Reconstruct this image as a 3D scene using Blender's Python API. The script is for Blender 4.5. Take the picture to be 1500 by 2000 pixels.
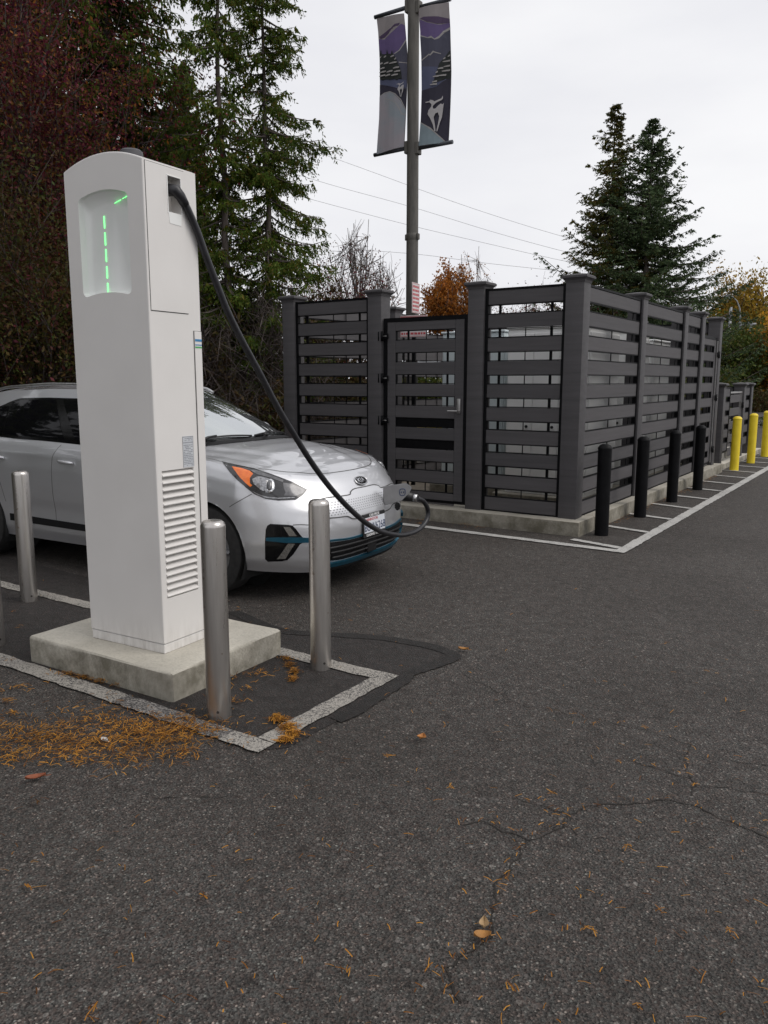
import bpy, bmesh, math, random
import numpy as np
from mathutils import Vector, Matrix
from mathutils.bvhtree import BVHTree

for o in list(bpy.data.objects):
    bpy.data.objects.remove(o)
SC = bpy.context.scene
C = SC.collection
R = math.radians
PI = math.pi

# ------------------------------------------------------------------ camera, sky, sun, exposure
# site axes: +X = the way the car faces (along the bays), +Y = along the fence's long side
CAM_H, YAW, PITCH, FPX = 1.55, R(33.6), R(9.3), 1560.0
cam_d = bpy.data.cameras.new('camera')
cam = bpy.data.objects.new('camera', cam_d)
C.objects.link(cam)
cam.location = (0, 0, CAM_H)
cam.rotation_euler = (R(90) - PITCH, 0, YAW)
cam_d.sensor_fit = 'VERTICAL'
cam_d.sensor_height = 36.0
cam_d.lens = FPX / 2000 * 36
cam_d.clip_end = 2000
SC.camera = cam

SUN_EL, SUN_AZ = R(48), R(72)          # azimuth from +Y towards +X
world = bpy.data.worlds.new('World')
SC.world = world
world.use_nodes = True
wn, wl = world.node_tree.nodes, world.node_tree.links
wn.clear()
w_out = wn.new('ShaderNodeOutputWorld')
w_bg = wn.new('ShaderNodeBackground')
w_bg.inputs['Strength'].default_value = 0.1
sky = wn.new('ShaderNodeTexSky')
sky.sky_type = 'NISHITA'
sky.sun_disc = False
sky.sun_elevation = SUN_EL
sky.sun_rotation = SUN_AZ
sky.dust_density = 3.0
hs = wn.new('ShaderNodeHueSaturation')
hs.inputs['Saturation'].default_value = 0.25
tc = wn.new('ShaderNodeTexCoord')
mp = wn.new('ShaderNodeMapping')
mp.inputs['Scale'].default_value = (1.0, 1.0, 3.2)
nz = wn.new('ShaderNodeTexNoise')
nz.inputs['Scale'].default_value = 1.6
nz.inputs['Detail'].default_value = 6
nz.inputs['Roughness'].default_value = 0.5
cr = wn.new('ShaderNodeValToRGB')
cr.color_ramp.elements[0].position = 0.30
cr.color_ramp.elements[0].color = (6.35, 6.4, 6.9, 1)
cr.color_ramp.elements[1].position = 0.70
cr.color_ramp.elements[1].color = (8.25, 8.25, 8.4, 1)
mxs = wn.new('ShaderNodeMix')
mxs.data_type = 'RGBA'
mxs.inputs[0].default_value = 0.9     # the cloud layer covers nearly all of the sky
wl.new(sky.outputs[0], hs.inputs['Color'])
wl.new(tc.outputs['Generated'], mp.inputs['Vector'])
wl.new(mp.outputs[0], nz.inputs['Vector'])
wl.new(nz.outputs[0], cr.inputs[0])
wl.new(hs.outputs[0], mxs.inputs[6])
wl.new(cr.outputs[0], mxs.inputs[7])
wl.new(mxs.outputs[2], w_bg.inputs['Color'])
wl.new(w_bg.outputs[0], w_out.inputs[0])

sun_d = bpy.data.lights.new('sun', 'SUN')
sun_d.energy = 1.15
sun_d.angle = R(35)
sun_d.color = (1.0, 0.955, 0.90)
sun = bpy.data.objects.new('sun', sun_d)
C.objects.link(sun)
_sd = Vector((math.sin(SUN_AZ) * math.cos(SUN_EL), math.cos(SUN_AZ) * math.cos(SUN_EL), math.sin(SUN_EL)))
sun.rotation_euler = (-_sd).to_track_quat('-Z', 'Y').to_euler()
sun.location = (6, 2, 12)

SC.view_settings.view_transform = 'Standard'
SC.view_settings.look = 'None'
SC.view_settings.exposure = 0.28
SC.view_settings.gamma = 1.0
SC.view_settings.use_curve_mapping = False

# ------------------------------------------------------------------ helpers
def cam_ray(px, py):
    """direction, in site axes, of the ray through a point of the 1500 x 2000 photograph"""
    u = (px - 750) / FPX
    v = -(py - 1000) / FPX
    f = math.cos(PITCH) + v * math.sin(PITCH)
    z = -math.sin(PITCH) + v * math.cos(PITCH)
    return Vector((u * math.cos(YAW) - f * math.sin(YAW), u * math.sin(YAW) + f * math.cos(YAW), z))
ORG = Vector((0, 0, CAM_H))
def gpt(px, py, z=0.0):
    d = cam_ray(px, py)
    return ORG + d * ((z - CAM_H) / d.z)
def spot(px, depth, z=0.0):
    """ground position seen in column px at a distance straight ahead"""
    u = (px - 750) / FPX * depth
    return Vector((u * math.cos(YAW) - depth * math.sin(YAW), u * math.sin(YAW) + depth * math.cos(YAW), z))
def spot_top(px, depth, z):
    """foot of an upright thing whose top, z high, is seen in column px"""
    zc = depth * math.cos(PITCH) - (z - CAM_H) * math.sin(PITCH)
    return spot(750 + (px - 750) * zc / depth, depth)
def z_at(py, depth):
    """height of a point seen in row py at that distance (for columns near the middle)"""
    v = -(py - 1000) / FPX
    f = math.cos(PITCH) + v * math.sin(PITCH)
    return CAM_H + (-math.sin(PITCH) + v * math.cos(PITCH)) / f * depth

def tag(o, label=None, cat=None, group=None, kind=None):
    if label: o['label'] = label
    if cat: o['category'] = cat
    if group: o['group'] = group
    if kind: o['kind'] = kind
    return o
def empty(name, loc=(0, 0, 0), rz=0.0):
    o = bpy.data.objects.new(name, None)
    o.empty_display_size = 0.2
    o.location = loc
    o.rotation_euler = (0, 0, rz)
    C.objects.link(o)
    return o
def thing(name, label, cat, loc=(0, 0, 0), rz=0.0, group=None):
    return tag(empty(name, loc, rz), label, cat, group)
def finish(bm, name, mat, parent=None, smooth=None):
    me = bpy.data.meshes.new(name)
    bm.normal_update()
    bm.to_mesh(me)
    bm.free()
    mats = mat if isinstance(mat, (list, tuple)) else [mat]
    for m in mats: me.materials.append(m)
    o = bpy.data.objects.new(name, me)
    C.objects.link(o)
    if parent: o.parent = parent
    if smooth is not None:
        me.polygons.foreach_set('use_smooth', [True] * len(me.polygons))
        if smooth < 180: me.set_sharp_from_angle(angle=R(smooth))
    return o
def mesh_np(name, verts, faces_n, idx, mat, parent=None, smooth=False):
    """verts (n,3); faces all with faces_n corners; idx flat"""
    me = bpy.data.meshes.new(name)
    verts = np.asarray(verts, dtype=np.float32)
    idx = np.asarray(idx, dtype=np.int32)
    nf = len(idx) // faces_n
    me.vertices.add(len(verts))
    me.vertices.foreach_set('co', verts.ravel())
    me.loops.add(len(idx))
    me.loops.foreach_set('vertex_index', idx)
    me.polygons.add(nf)
    me.polygons.foreach_set('loop_start', np.arange(0, nf * faces_n, faces_n, dtype=np.int32))
    me.polygons.foreach_set('loop_total', np.full(nf, faces_n, dtype=np.int32))
    me.update(calc_edges=True)
    if smooth: me.polygons.foreach_set('use_smooth', [True] * nf)
    me.materials.append(mat)
    o = bpy.data.objects.new(name, me)
    C.objects.link(o)
    if parent: o.parent = parent
    return o
def box(bm, x0, x1, y0, y1, z0, z1, bev=0.0, seg=2, mi=0):
    r = bmesh.ops.create_cube(bm, size=1)
    vs = r['verts']
    for v in vs:
        v.co = Vector(((x0 + x1) / 2 + v.co.x * (x1 - x0), (y0 + y1) / 2 + v.co.y * (y1 - y0), (z0 + z1) / 2 + v.co.z * (z1 - z0)))
    fs = set(f for v in vs for f in v.link_faces)
    for f in fs: f.material_index = mi
    if bev > 0:
        es = list(set(e for v in vs for e in v.link_edges))
        bmesh.ops.bevel(bm, geom=es, offset=bev, segments=seg, profile=0.6, affect='EDGES', clamp_overlap=True, material=-1)
def tube(bm, pts, rad, n=10, cap=True, mi=0):
    """tube through pts; rad a number or a list"""
    pts = [Vector(p) for p in pts]
    m = len(pts)
    rads = [rad] * m if not isinstance(rad, (list, tuple)) else rad
    rings = []
    prev = None
    for i, p in enumerate(pts):
        t = (pts[min(i + 1, m - 1)] - pts[max(i - 1, 0)])
        if t.length < 1e-9: t = Vector((0, 0, 1))
        t.normalize()
        if prev is None:
            a = Vector((0, 0, 1)) if abs(t.z) < 0.9 else Vector((1, 0, 0))
            nrm = t.cross(a).normalized()
        else:
            nrm = (prev - t * prev.dot(t))
            nrm = nrm.normalized() if nrm.length > 1e-6 else t.orthogonal().normalized()
        prev = nrm
        b = t.cross(nrm)
        rings.append([bm.verts.new(p + (nrm * math.cos(2 * PI * k / n) + b * math.sin(2 * PI * k / n)) * rads[i]) for k in range(n)])
    for i in range(m - 1):
        for k in range(n):
            f = bm.faces.new((rings[i][k], rings[i][(k + 1) % n], rings[i + 1][(k + 1) % n], rings[i + 1][k]))
            f.material_index = mi
            f.smooth = True
    if cap and n > 2:
        f = bm.faces.new(list(reversed(rings[0]))); f.material_index = mi
        f = bm.faces.new(rings[-1]); f.material_index = mi
def lathe(bm, prof, n=32, c=(0, 0, 0), mi=0):
    rings = []
    for r, z in prof:
        if r < 1e-6:
            rings.append([bm.verts.new((c[0], c[1], c[2] + z))])
        else:
            rings.append([bm.verts.new((c[0] + r * math.cos(2 * PI * k / n), c[1] + r * math.sin(2 * PI * k / n), c[2] + z)) for k in range(n)])
    for a, b in zip(rings, rings[1:]):
        for k in range(n):
            q = []
            for v in (a[k % len(a)], a[(k + 1) % n % len(a)], b[(k + 1) % n % len(b)], b[k % len(b)]):
                if v not in q: q.append(v)
            if len(q) > 2:
                f = bm.faces.new(q); f.material_index = mi
def prism(bm, poly, axis, a0, a1, mi=0):
    """extrude a 2-D polygon: axis 'x' (poly=(y,z)), 'y' (poly=(x,z)), 'z' (poly=(x,y))"""
    def mk(p, a):
        if axis == 'x': return (a, p[0], p[1])
        if axis == 'y': return (p[0], a, p[1])
        return (p[0], p[1], a)
    A = [bm.verts.new(mk(p, a0)) for p in poly]
    B = [bm.verts.new(mk(p, a1)) for p in poly]
    fs = [bm.faces.new(A), bm.faces.new(B)]
    n = len(poly)
    for i in range(n):
        fs.append(bm.faces.new((A[i], A[(i + 1) % n], B[(i + 1) % n], B[i])))
    for f in fs: f.material_index = mi
    bmesh.ops.recalc_face_normals(bm, faces=fs)
def spline(pts, n):
    """Catmull-Rom through pts, n steps per span"""
    pts = [Vector(p) for p in pts]
    out = []
    for i in range(len(pts) - 1):
        p0, p1, p2, p3 = pts[max(i - 1, 0)], pts[i], pts[i + 1], pts[min(i + 2, len(pts) - 1)]
        for k in range(n):
            t = k / n
            out.append(0.5 * ((2 * p1) + (p2 - p0) * t + (2 * p0 - 5 * p1 + 4 * p2 - p3) * t * t + (3 * p1 - p0 - 3 * p2 + p3) * t ** 3))
    out.append(pts[-1])
    return out
def text_mesh(bm, s, size, mat4, mi=0, depth=0.001, bold=0.0, squeeze=1.0):
    """lettering as real geometry, centred, transformed by mat4"""
    cu = bpy.data.curves.new('lettering', 'FONT')
    cu.body = s
    cu.size = size
    cu.align_x = 'CENTER'
    cu.align_y = 'CENTER'
    cu.extrude = depth
    cu.offset = bold
    ob = bpy.data.objects.new('lettering', cu)
    C.objects.link(ob)
    dg = bpy.context.evaluated_depsgraph_get()
    me = bpy.data.meshes.new_from_object(ob.evaluated_get(dg))
    bpy.data.objects.remove(ob)
    bpy.data.curves.remove(cu)
    n0 = len(bm.verts); f0 = len(bm.faces)
    bm.from_mesh(me)
    bpy.data.meshes.remove(me)
    bm.verts.ensure_lookup_table(); bm.faces.ensure_lookup_table()
    sq = Matrix.Diagonal((squeeze, 1, 1, 1))
    for v in bm.verts[n0:]: v.co = mat4 @ (sq @ v.co)
    for f in bm.faces[f0:]: f.material_index = mi

# ------------------------------------------------------------------ materials
def new_mat(name):
    m = bpy.data.materials.new(name)
    m.use_nodes = True
    nt = m.node_tree
    return m, nt.nodes, nt.links, nt.nodes['Principled BSDF']
def N(nodes, t, **kw):
    n = nodes.new(t)
    for k, v in kw.items():
        if k in n.inputs: n.inputs[k].default_value = v
        else: setattr(n, k, v)
    return n
def ramp(nodes, stops, interp='LINEAR'):
    r = nodes.new('ShaderNodeValToRGB')
    r.color_ramp.interpolation = interp
    el = r.color_ramp.elements
    while len(el) < len(stops): el.new(0.5)
    for e, (p, c) in zip(el, stops):
        e.position = p
        e.color = (c[0], c[1], c[2], 1)
    return r
def noise_mat(name, c1, c2, scale=6, rough=0.6, metal=0.0, detail=6, bump=0.0, bscale=60, stretch=(1, 1, 1), lo=0.35, hi=0.65, coat=0.0, spec=0.5, rvar=0.0):
    m, n, l, p = new_mat(name)
    t = N(n, 'ShaderNodeTexCoord')
    mpn = N(n, 'ShaderNodeMapping')
    mpn.inputs['Scale'].default_value = stretch
    l.new(t.outputs['Object'], mpn.inputs[0])
    nz = N(n, 'ShaderNodeTexNoise', Scale=scale, Detail=detail, Roughness=0.6)
    l.new(mpn.outputs[0], nz.inputs['Vector'])
    r = ramp(n, [(lo, c1), (hi, c2)])
    l.new(nz.outputs[0], r.inputs[0])
    l.new(r.outputs[0], p.inputs['Base Color'])
    p.inputs['Roughness'].default_value = rough
    p.inputs['Metallic'].default_value = metal
    p.inputs['Coat Weight'].default_value = coat
    p.inputs['Specular IOR Level'].default_value = spec
    if rvar:
        mr = N(n, 'ShaderNodeMapRange')
        mr.inputs[3].default_value = rough - rvar
        mr.inputs[4].default_value = rough + rvar
        l.new(nz.outputs[0], mr.inputs[0])
        l.new(mr.outputs[0], p.inputs['Roughness'])
    if bump:
        nb = N(n, 'ShaderNodeTexNoise', Scale=bscale, Detail=4)
        l.new(mpn.outputs[0], nb.inputs['Vector'])
        b = N(n, 'ShaderNodeBump', Strength=bump, Distance=0.01)
        l.new(nb.outputs[0], b.inputs['Height'])
        l.new(b.outputs[0], p.inputs['Normal'])
    return m

def asphalt_mat(name, dark, mid, light, tint=0.0):
    m, n, l, p = new_mat(name)
    t = N(n, 'ShaderNodeTexCoord')
    vo = N(n, 'ShaderNodeTexVoronoi', Scale=112.0)
    vo2 = N(n, 'ShaderNodeTexVoronoi', Scale=210.0)
    l.new(t.outputs['Object'], vo.inputs['Vector'])
    l.new(t.outputs['Object'], vo2.inputs['Vector'])
    sep = N(n, 'ShaderNodeSeparateColor')
    l.new(vo.outputs['Color'], sep.inputs[0])
    sep2 = N(n, 'ShaderNodeSeparateColor')
    l.new(vo2.outputs['Color'], sep2.inputs[0])
    # the stones: mostly dark binder, some grey, a few pale chips
    r1 = ramp(n, [(0.0, dark), (0.5, mid), (0.86, [c * 1.4 for c in mid]), (0.955, [c * 0.75 for c in light]), (1.0, [c * 1.7 for c in light])])
    r2 = ramp(n, [(0.0, dark), (0.5, mid), (0.92, [c * 1.6 for c in mid]), (1.0, light)])
    l.new(sep.outputs[0], r1.inputs[0])
    l.new(sep2.outputs[0], r2.inputs[0])
    dm = N(n, 'ShaderNodeMapRange')
    dm.inputs[1].default_value = 0.25; dm.inputs[2].default_value = 0.55
    l.new(vo.outputs['Distance'], dm.inputs[0])
    mx = N(n, 'ShaderNodeMix', data_type='RGBA')
    l.new(dm.outputs[0], mx.inputs[0])
    l.new(r1.outputs[0], mx.inputs[6])
    l.new(r2.outputs[0], mx.inputs[7])
    # brownish and bluish stones
    hue = N(n, 'ShaderNodeMix', data_type='RGBA', blend_type='MULTIPLY')
    hue.inputs[0].default_value = 1.0
    rh = ramp(n, [(0.0, (1.12, 0.96, 0.90)), (0.5, (1, 1, 0.98)), (1.0, (0.90, 1.0, 1.00))])
    l.new(sep.outputs[1], rh.inputs[0])
    l.new(mx.outputs[2], hue.inputs[6])
    l.new(rh.outputs[0], hue.inputs[7])
    # a few larger stones
    vo3 = N(n, 'ShaderNodeTexVoronoi', Scale=48.0)
    l.new(t.outputs['Object'], vo3.inputs['Vector'])
    sep3 = N(n, 'ShaderNodeSeparateColor')
    l.new(vo3.outputs['Color'], sep3.inputs[0])
    big = ramp(n, [(0.90, (0, 0, 0)), (0.93, (1, 1, 1))])
    l.new(sep3.outputs[0], big.inputs[0])
    core = ramp(n, [(0.30, (1, 1, 1)), (0.42, (0, 0, 0))])
    l.new(vo3.outputs['Distance'], core.inputs[0])
    bmul = N(n, 'ShaderNodeMath', operation='MULTIPLY')
    l.new(big.outputs[0], bmul.inputs[0]); l.new(core.outputs[0], bmul.inputs[1])
    bcol = ramp(n, [(0.0, [c * 1.2 for c in mid]), (0.6, [c * 2.0 for c in mid]), (1.0, light)])
    l.new(sep3.outputs[1], bcol.inputs[0])
    mb = N(n, 'ShaderNodeMix', data_type='RGBA')
    l.new(bmul.outputs[0], mb.inputs[0]); l.new(hue.outputs[2], mb.inputs[6]); l.new(bcol.outputs[0], mb.inputs[7])
    hue = mb
    # broad wear, stains
    nl = N(n, 'ShaderNodeTexNoise', Scale=0.55, Detail=7, Roughness=0.62)
    l.new(t.outputs['Object'], nl.inputs['Vector'])
    rl = ramp(n, [(0.30, (0.70, 0.66, 0.63)), (0.5, (1, 0.97, 0.95)), (0.72, (1.24, 1.23, 1.22))])
    l.new(nl.outputs[0], rl.inputs[0])
    mul = N(n, 'ShaderNodeMix', data_type='RGBA', blend_type='MULTIPLY')
    mul.inputs[0].default_value = 1.0
    l.new(hue.outputs[2], mul.inputs[6])
    l.new(rl.outputs[0], mul.inputs[7])
    nf = N(n, 'ShaderNodeTexNoise', Scale=13.0, Detail=7, Roughness=0.78)
    l.new(t.outputs['Object'], nf.inputs['Vector'])
    rf = ramp(n, [(0.34, (0.56, 0.52, 0.49)), (0.5, (0.98, 0.97, 0.96)), (0.68, (1.32, 1.32, 1.32))])
    l.new(nf.outputs[0], rf.inputs[0])
    mul2 = N(n, 'ShaderNodeMix', data_type='RGBA', blend_type='MULTIPLY')
    mul2.inputs[0].default_value = 1.0
    l.new(mul.outputs[2], mul2.inputs[6])
    l.new(rf.outputs[0], mul2.inputs[7])
    l.new(mul2.outputs[2], p.inputs['Base Color'])
    p.inputs['Roughness'].default_value = 0.78
    p.inputs['Specular IOR Level'].default_value = 0.35
    b = N(n, 'ShaderNodeBump', Strength=0.9, Distance=0.006)
    l.new(vo.outputs['Distance'], b.inputs['Height'])
    b2 = N(n, 'ShaderNodeBump', Strength=0.5, Distance=0.003)
    l.new(vo2.outputs['Distance'], b2.inputs['Height'])
    l.new(b.outputs[0], b2.inputs['Normal'])
    l.new(b2.outputs[0], p.inputs['Normal'])
    return m

def worn_paint_mat(name, col, wear=0.5):
    """road paint worn through to the asphalt in flecks"""
    m, n, l, p = new_mat(name)
    t = N(n, 'ShaderNodeTexCoord')
    vo = N(n, 'ShaderNodeTexVoronoi', Scale=170.0)
    l.new(t.outputs['Object'], vo.inputs['Vector'])
    sep = N(n, 'ShaderNodeSeparateColor')
    l.new(vo.outputs['Color'], sep.inputs[0])
    nz = N(n, 'ShaderNodeTexNoise', Scale=3.0, Detail=6, Roughness=0.65)
    l.new(t.outputs['Object'], nz.inputs['Vector'])
    ad = N(n, 'ShaderNodeMath', operation='ADD')
    l.new(sep.outputs[0], ad.inputs[0])
    sc = N(n, 'ShaderNodeMath', operation='MULTIPLY')
    sc.inputs[1].default_value = 1.7
    l.new(nz.outputs[0], sc.inputs[0])
    l.new(sc.outputs[0], ad.inputs[1])
    r = ramp(n, [(wear - 0.06, (0.0, 0, 0)), (wear + 0.16, (1, 1, 1))])
    hv = N(n, 'ShaderNodeMath', operation='MULTIPLY')
    hv.inputs[1].default_value = 0.5
    l.new(ad.outputs[0], hv.inputs[0])
    l.new(hv.outputs[0], r.inputs[0])
    mx = N(n, 'ShaderNodeMix', data_type='RGBA')
    l.new(r.outputs[0], mx.inputs[0])
    mx.inputs[6].default_value = (0.055, 0.052, 0.05, 1)
    rc = ramp(n, [(0.0, [c * 0.8 for c in col]), (1.0, col)])
    l.new(sep.outputs[1], rc.inputs[0])
    l.new(rc.outputs[0], mx.inputs[7])
    l.new(mx.outputs[2], p.inputs['Base Color'])
    p.inputs['Roughness'].default_value = 0.75
    b = N(n, 'ShaderNodeBump', Strength=0.6, Distance=0.003)
    l.new(vo.outputs['Distance'], b.inputs['Height'])
    l.new(b.outputs[0], p.inputs['Normal'])
    return m

def leaf_mat(name, cols, transl=0.25, nscale=0.9, rough=0.55, dark=(0.55, 0.55, 0.55)):
    """leaf colour varies leaf by leaf and in patches of growth"""
    m, n, l, p = new_mat(name)
    g = N(n, 'ShaderNodeNewGeometry')
    k = len(cols) - 1
    r = ramp(n, [(i / k, c) for i, c in enumerate(cols)])
    l.new(g.outputs['Random Per Island'], r.inputs[0])
    t = N(n, 'ShaderNodeTexCoord')
    nz = N(n, 'ShaderNodeTexNoise', Scale=nscale, Detail=4)
    l.new(t.outputs['Object'], nz.inputs['Vector'])
    r2 = ramp(n, [(0.35, dark), (0.65, (1.2, 1.2, 1.2))])
    l.new(nz.outputs[0], r2.inputs[0])
    mx = N(n, 'ShaderNodeMix', data_type='RGBA', blend_type='MULTIPLY')
    mx.inputs[0].default_value = 1.0
    l.new(r.outputs[0], mx.inputs[6])
    l.new(r2.outputs[0], mx.inputs[7])
    l.new(mx.outputs[2], p.inputs['Base Color'])
    p.inputs['Roughness'].default_value = rough
    p.inputs['Specular IOR Level'].default_value = 0.12
    tr = N(n, 'ShaderNodeBsdfTranslucent')
    l.new(mx.outputs[2], tr.inputs['Color'])
    ms = N(n, 'ShaderNodeMixShader')
    ms.inputs[0].default_value = transl
    out = [x for x in n if x.type == 'OUTPUT_MATERIAL'][0]
    l.new(p.outputs[0], ms.inputs[1])
    l.new(tr.outputs[0], ms.inputs[2])
    l.new(ms.outputs[0], out.inputs[0])
    return m
def emit_mat(name, col, strength):
    m, n, l, p = new_mat(name)
    p.inputs['Base Color'].default_value = (*col, 1)
    p.inputs['Emission Color'].default_value = (*col, 1)
    p.inputs['Emission Strength'].default_value = strength
    return m

M = {}
M['asphalt'] = asphalt_mat('asphalt', (0.011, 0.0100, 0.0092), (0.0505, 0.0465, 0.0440), (0.18, 0.172, 0.160))
M['patch'] = asphalt_mat('asphalt_patch', (0.016, 0.0145, 0.014), (0.027, 0.0245, 0.024), (0.06, 0.056, 0.053))
M['seal'] = asphalt_mat('sealed_joint', (0.012, 0.011, 0.011), (0.020, 0.019, 0.0185), (0.034, 0.032, 0.031))
M['crack'] = noise_mat('crack', (0.007, 0.006, 0.0055), (0.026, 0.021, 0.016), 30, 0.95)
M['paint_worn'] = worn_paint_mat('worn_white_paint', (0.34, 0.318, 0.283), 0.53)
M['paint_faint'] = worn_paint_mat('faint_white_paint', (0.30, 0.28, 0.26), 0.68)
M['paint'] = worn_paint_mat('white_paint', (0.50, 0.49, 0.465), 0.40)
def concrete_mat(name, a, b, moss=0.0, z0=-0.01, z1=0.16):
    m, n, l, p = new_mat(name)
    t = N(n, 'ShaderNodeTexCoord')
    n1 = N(n, 'ShaderNodeTexNoise', Scale=2.2, Detail=8, Roughness=0.65)
    n2 = N(n, 'ShaderNodeTexNoise', Scale=90, Detail=3)
    n3 = N(n, 'ShaderNodeTexNoise', Scale=5.5, Detail=8, Roughness=0.75)
    for q in (n1, n2, n3): l.new(t.outputs['Object'], q.inputs['Vector'])
    r = ramp(n, [(0.3, a), (0.7, b)])
    l.new(n1.outputs[0], r.inputs[0])
    rs = ramp(n, [(0.25, (0.7, 0.7, 0.7)), (0.55, (1.05, 1.05, 1.05))])
    l.new(n2.outputs[0], rs.inputs[0])
    mu = N(n, 'ShaderNodeMix', data_type='RGBA', blend_type='MULTIPLY')
    mu.inputs[0].default_value = 0.6
    l.new(r.outputs[0], mu.inputs[6]); l.new(rs.outputs[0], mu.inputs[7])
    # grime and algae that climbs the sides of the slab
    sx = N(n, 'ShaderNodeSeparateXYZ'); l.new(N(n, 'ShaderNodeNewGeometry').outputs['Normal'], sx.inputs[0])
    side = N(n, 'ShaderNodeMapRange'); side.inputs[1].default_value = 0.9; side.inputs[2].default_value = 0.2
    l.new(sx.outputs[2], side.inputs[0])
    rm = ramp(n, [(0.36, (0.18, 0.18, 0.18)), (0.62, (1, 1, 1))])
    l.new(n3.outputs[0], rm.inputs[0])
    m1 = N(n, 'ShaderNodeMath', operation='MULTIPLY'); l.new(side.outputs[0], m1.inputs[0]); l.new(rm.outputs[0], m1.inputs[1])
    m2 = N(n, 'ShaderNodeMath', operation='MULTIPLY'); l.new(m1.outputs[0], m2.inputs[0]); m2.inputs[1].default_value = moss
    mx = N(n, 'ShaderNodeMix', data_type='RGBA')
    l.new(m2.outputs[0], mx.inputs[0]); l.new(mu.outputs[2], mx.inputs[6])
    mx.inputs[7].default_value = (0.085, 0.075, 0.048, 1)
    l.new(mx.outputs[2], p.inputs['Base Color'])
    p.inputs['Roughness'].default_value = 0.85
    bp = N(n, 'ShaderNodeBump', Strength=0.35, Distance=0.004)
    l.new(n2.outputs[0], bp.inputs['Height']); l.new(bp.outputs[0], p.inputs['Normal'])
    return m
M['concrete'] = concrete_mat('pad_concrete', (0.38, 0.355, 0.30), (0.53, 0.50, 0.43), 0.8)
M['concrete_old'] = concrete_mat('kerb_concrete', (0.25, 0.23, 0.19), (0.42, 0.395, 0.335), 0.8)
# ------------------------------------------------------------------ ground, markings
def sheet(name, poly, z, mat):
    bm = bmesh.new()
    vs = [bm.verts.new((p[0], p[1], z)) for p in poly]
    f = bm.faces.new(vs)
    if f.normal.z < 0 or True:
        bm.normal_update()
        if f.normal.z < 0: f.normal_flip()
    o = finish(bm, name, mat)
    o['kind'] = 'structure'
    return o
bm = bmesh.new()
bmesh.ops.create_grid(bm, x_segments=8, y_segments=8, size=260)
gr = finish(bm, 'ground', M['asphalt'])
gr['kind'] = 'structure'

# older darker tarmac inside the island and its sealed joint
def wob(poly, amp, step, seed):
    rg = random.Random(seed)
    out = []
    n = len(poly)
    for i in range(n):
        a, b = Vector(poly[i]), Vector(poly[(i + 1) % n])
        k = max(1, int((b - a).length / step))
        for j in range(k):
            p = a.lerp(b, j / k)
            out.append((p.x + rg.uniform(-amp, amp), p.y + rg.uniform(-amp, amp)))
    return out
sheet('asphalt_patch', wob([(-9.5, 2.375), (-2.19, 2.375), (-2.12, 2.45), (-2.09, 3.36)] + [tuple(gpt(*p))[:2] for p in ((800, 1316), (850, 1300), (886, 1283), (850, 1266), (800, 1256), (740, 1247), (640, 1240), (545, 1232), (455, 1196))] + [(-9.5, 4.05)], 0.004, 0.09, 3), 0.003, M['patch'])
seal = [gpt(*p) for p in ((455, 1196), (545, 1232), (640, 1240), (740, 1247), (800, 1256), (850, 1266), (886, 1283), (850, 1300), (800, 1316), (786, 1330), (740, 1360), (690, 1392), (655, 1408))]
sp = spline(seal, 8)
bm = bmesh.new()
rg = random.Random(5)
pv = None
for i, p in enumerate(sp):
    t = (sp[min(i + 1, len(sp) - 1)] - sp[max(0, i - 1)]).normalized()
    nrm = Vector((-t.y, t.x, 0))
    w = 0.042 + rg.uniform(-0.004, 0.004)
    a = bm.verts.new((p.x + nrm.x * w, p.y + nrm.y * w, 0.006)); b = bm.verts.new((p.x - nrm.x * w, p.y - nrm.y * w, 0.006))
    if pv: bm.faces.new((pv[0], pv[1], b, a))
    pv = (a, b)
o = finish(bm, 'sealed_joint', M['seal']); o['kind'] = 'structure'

def stripe(name, a, b, w, mat, z=0.009, seed=1, rag=0.006):
    """painted line from a to b (centre line), ragged edges"""
    a, b = Vector((a[0], a[1])), Vector((b[0], b[1]))
    d = (b - a).normalized(); n = Vector((-d.y, d.x)); L = (b - a).length
    rgs = random.Random(seed)
    k = max(2, int(L / 0.05))
    bm = bmesh.new(); pv = None
    for i in range(k + 1):
        c = a + d * (L * i / k)
        p = c + n * (w / 2 + rgs.uniform(-rag, rag)); q = c - n * (w / 2 + rgs.uniform(-rag, rag))
        A = bm.verts.new((p.x, p.y, z)); B = bm.verts.new((q.x, q.y, z))
        if pv: bm.faces.new((pv[1], B, A, pv[0]))
        pv = (A, B)
    o = finish(bm, name, mat); o['kind'] = 'structure'
    return o
W4 = 0.105
stripe('road_marking', (-9.5, 2.395), (-3.15, 2.39), W4, M['paint_worn'], seed=1)
stripe('road_marking', (-3.15, 2.39), (-2.42, 2.385), W4, M['paint_faint'], seed=2, rag=0.01)
stripe('road_marking', (-2.42, 2.385), (-2.186, 2.385), W4, M['paint_worn'], seed=3)
stripe('road_marking', (-2.236, 2.44), (-2.225, 3.30), W4, M['paint_worn'], seed=4)
stripe('road_marking', (-2.172, 3.355), (-9.5, 3.35), W4, M['paint_worn'], seed=5)
# fence apron: outline and hatching
stripe('road_marking', (-4.75, 7.29), (-2.115, 7.19), 0.11, M['paint'], seed=6)
stripe('road_marking', (-2.165, 7.245), (-2.165, 26.0), 0.11, M['paint'], seed=7)
for k in range(14):
    y = 7.36 + k * 0.94
    x1 = -2.74 if y < 14.6 else -3.0
    stripe('road_marking', (-2.22, y - 0.02), (x1 + 0.0, y + 0.13), 0.085, M['paint'], seed=20 + k)
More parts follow.
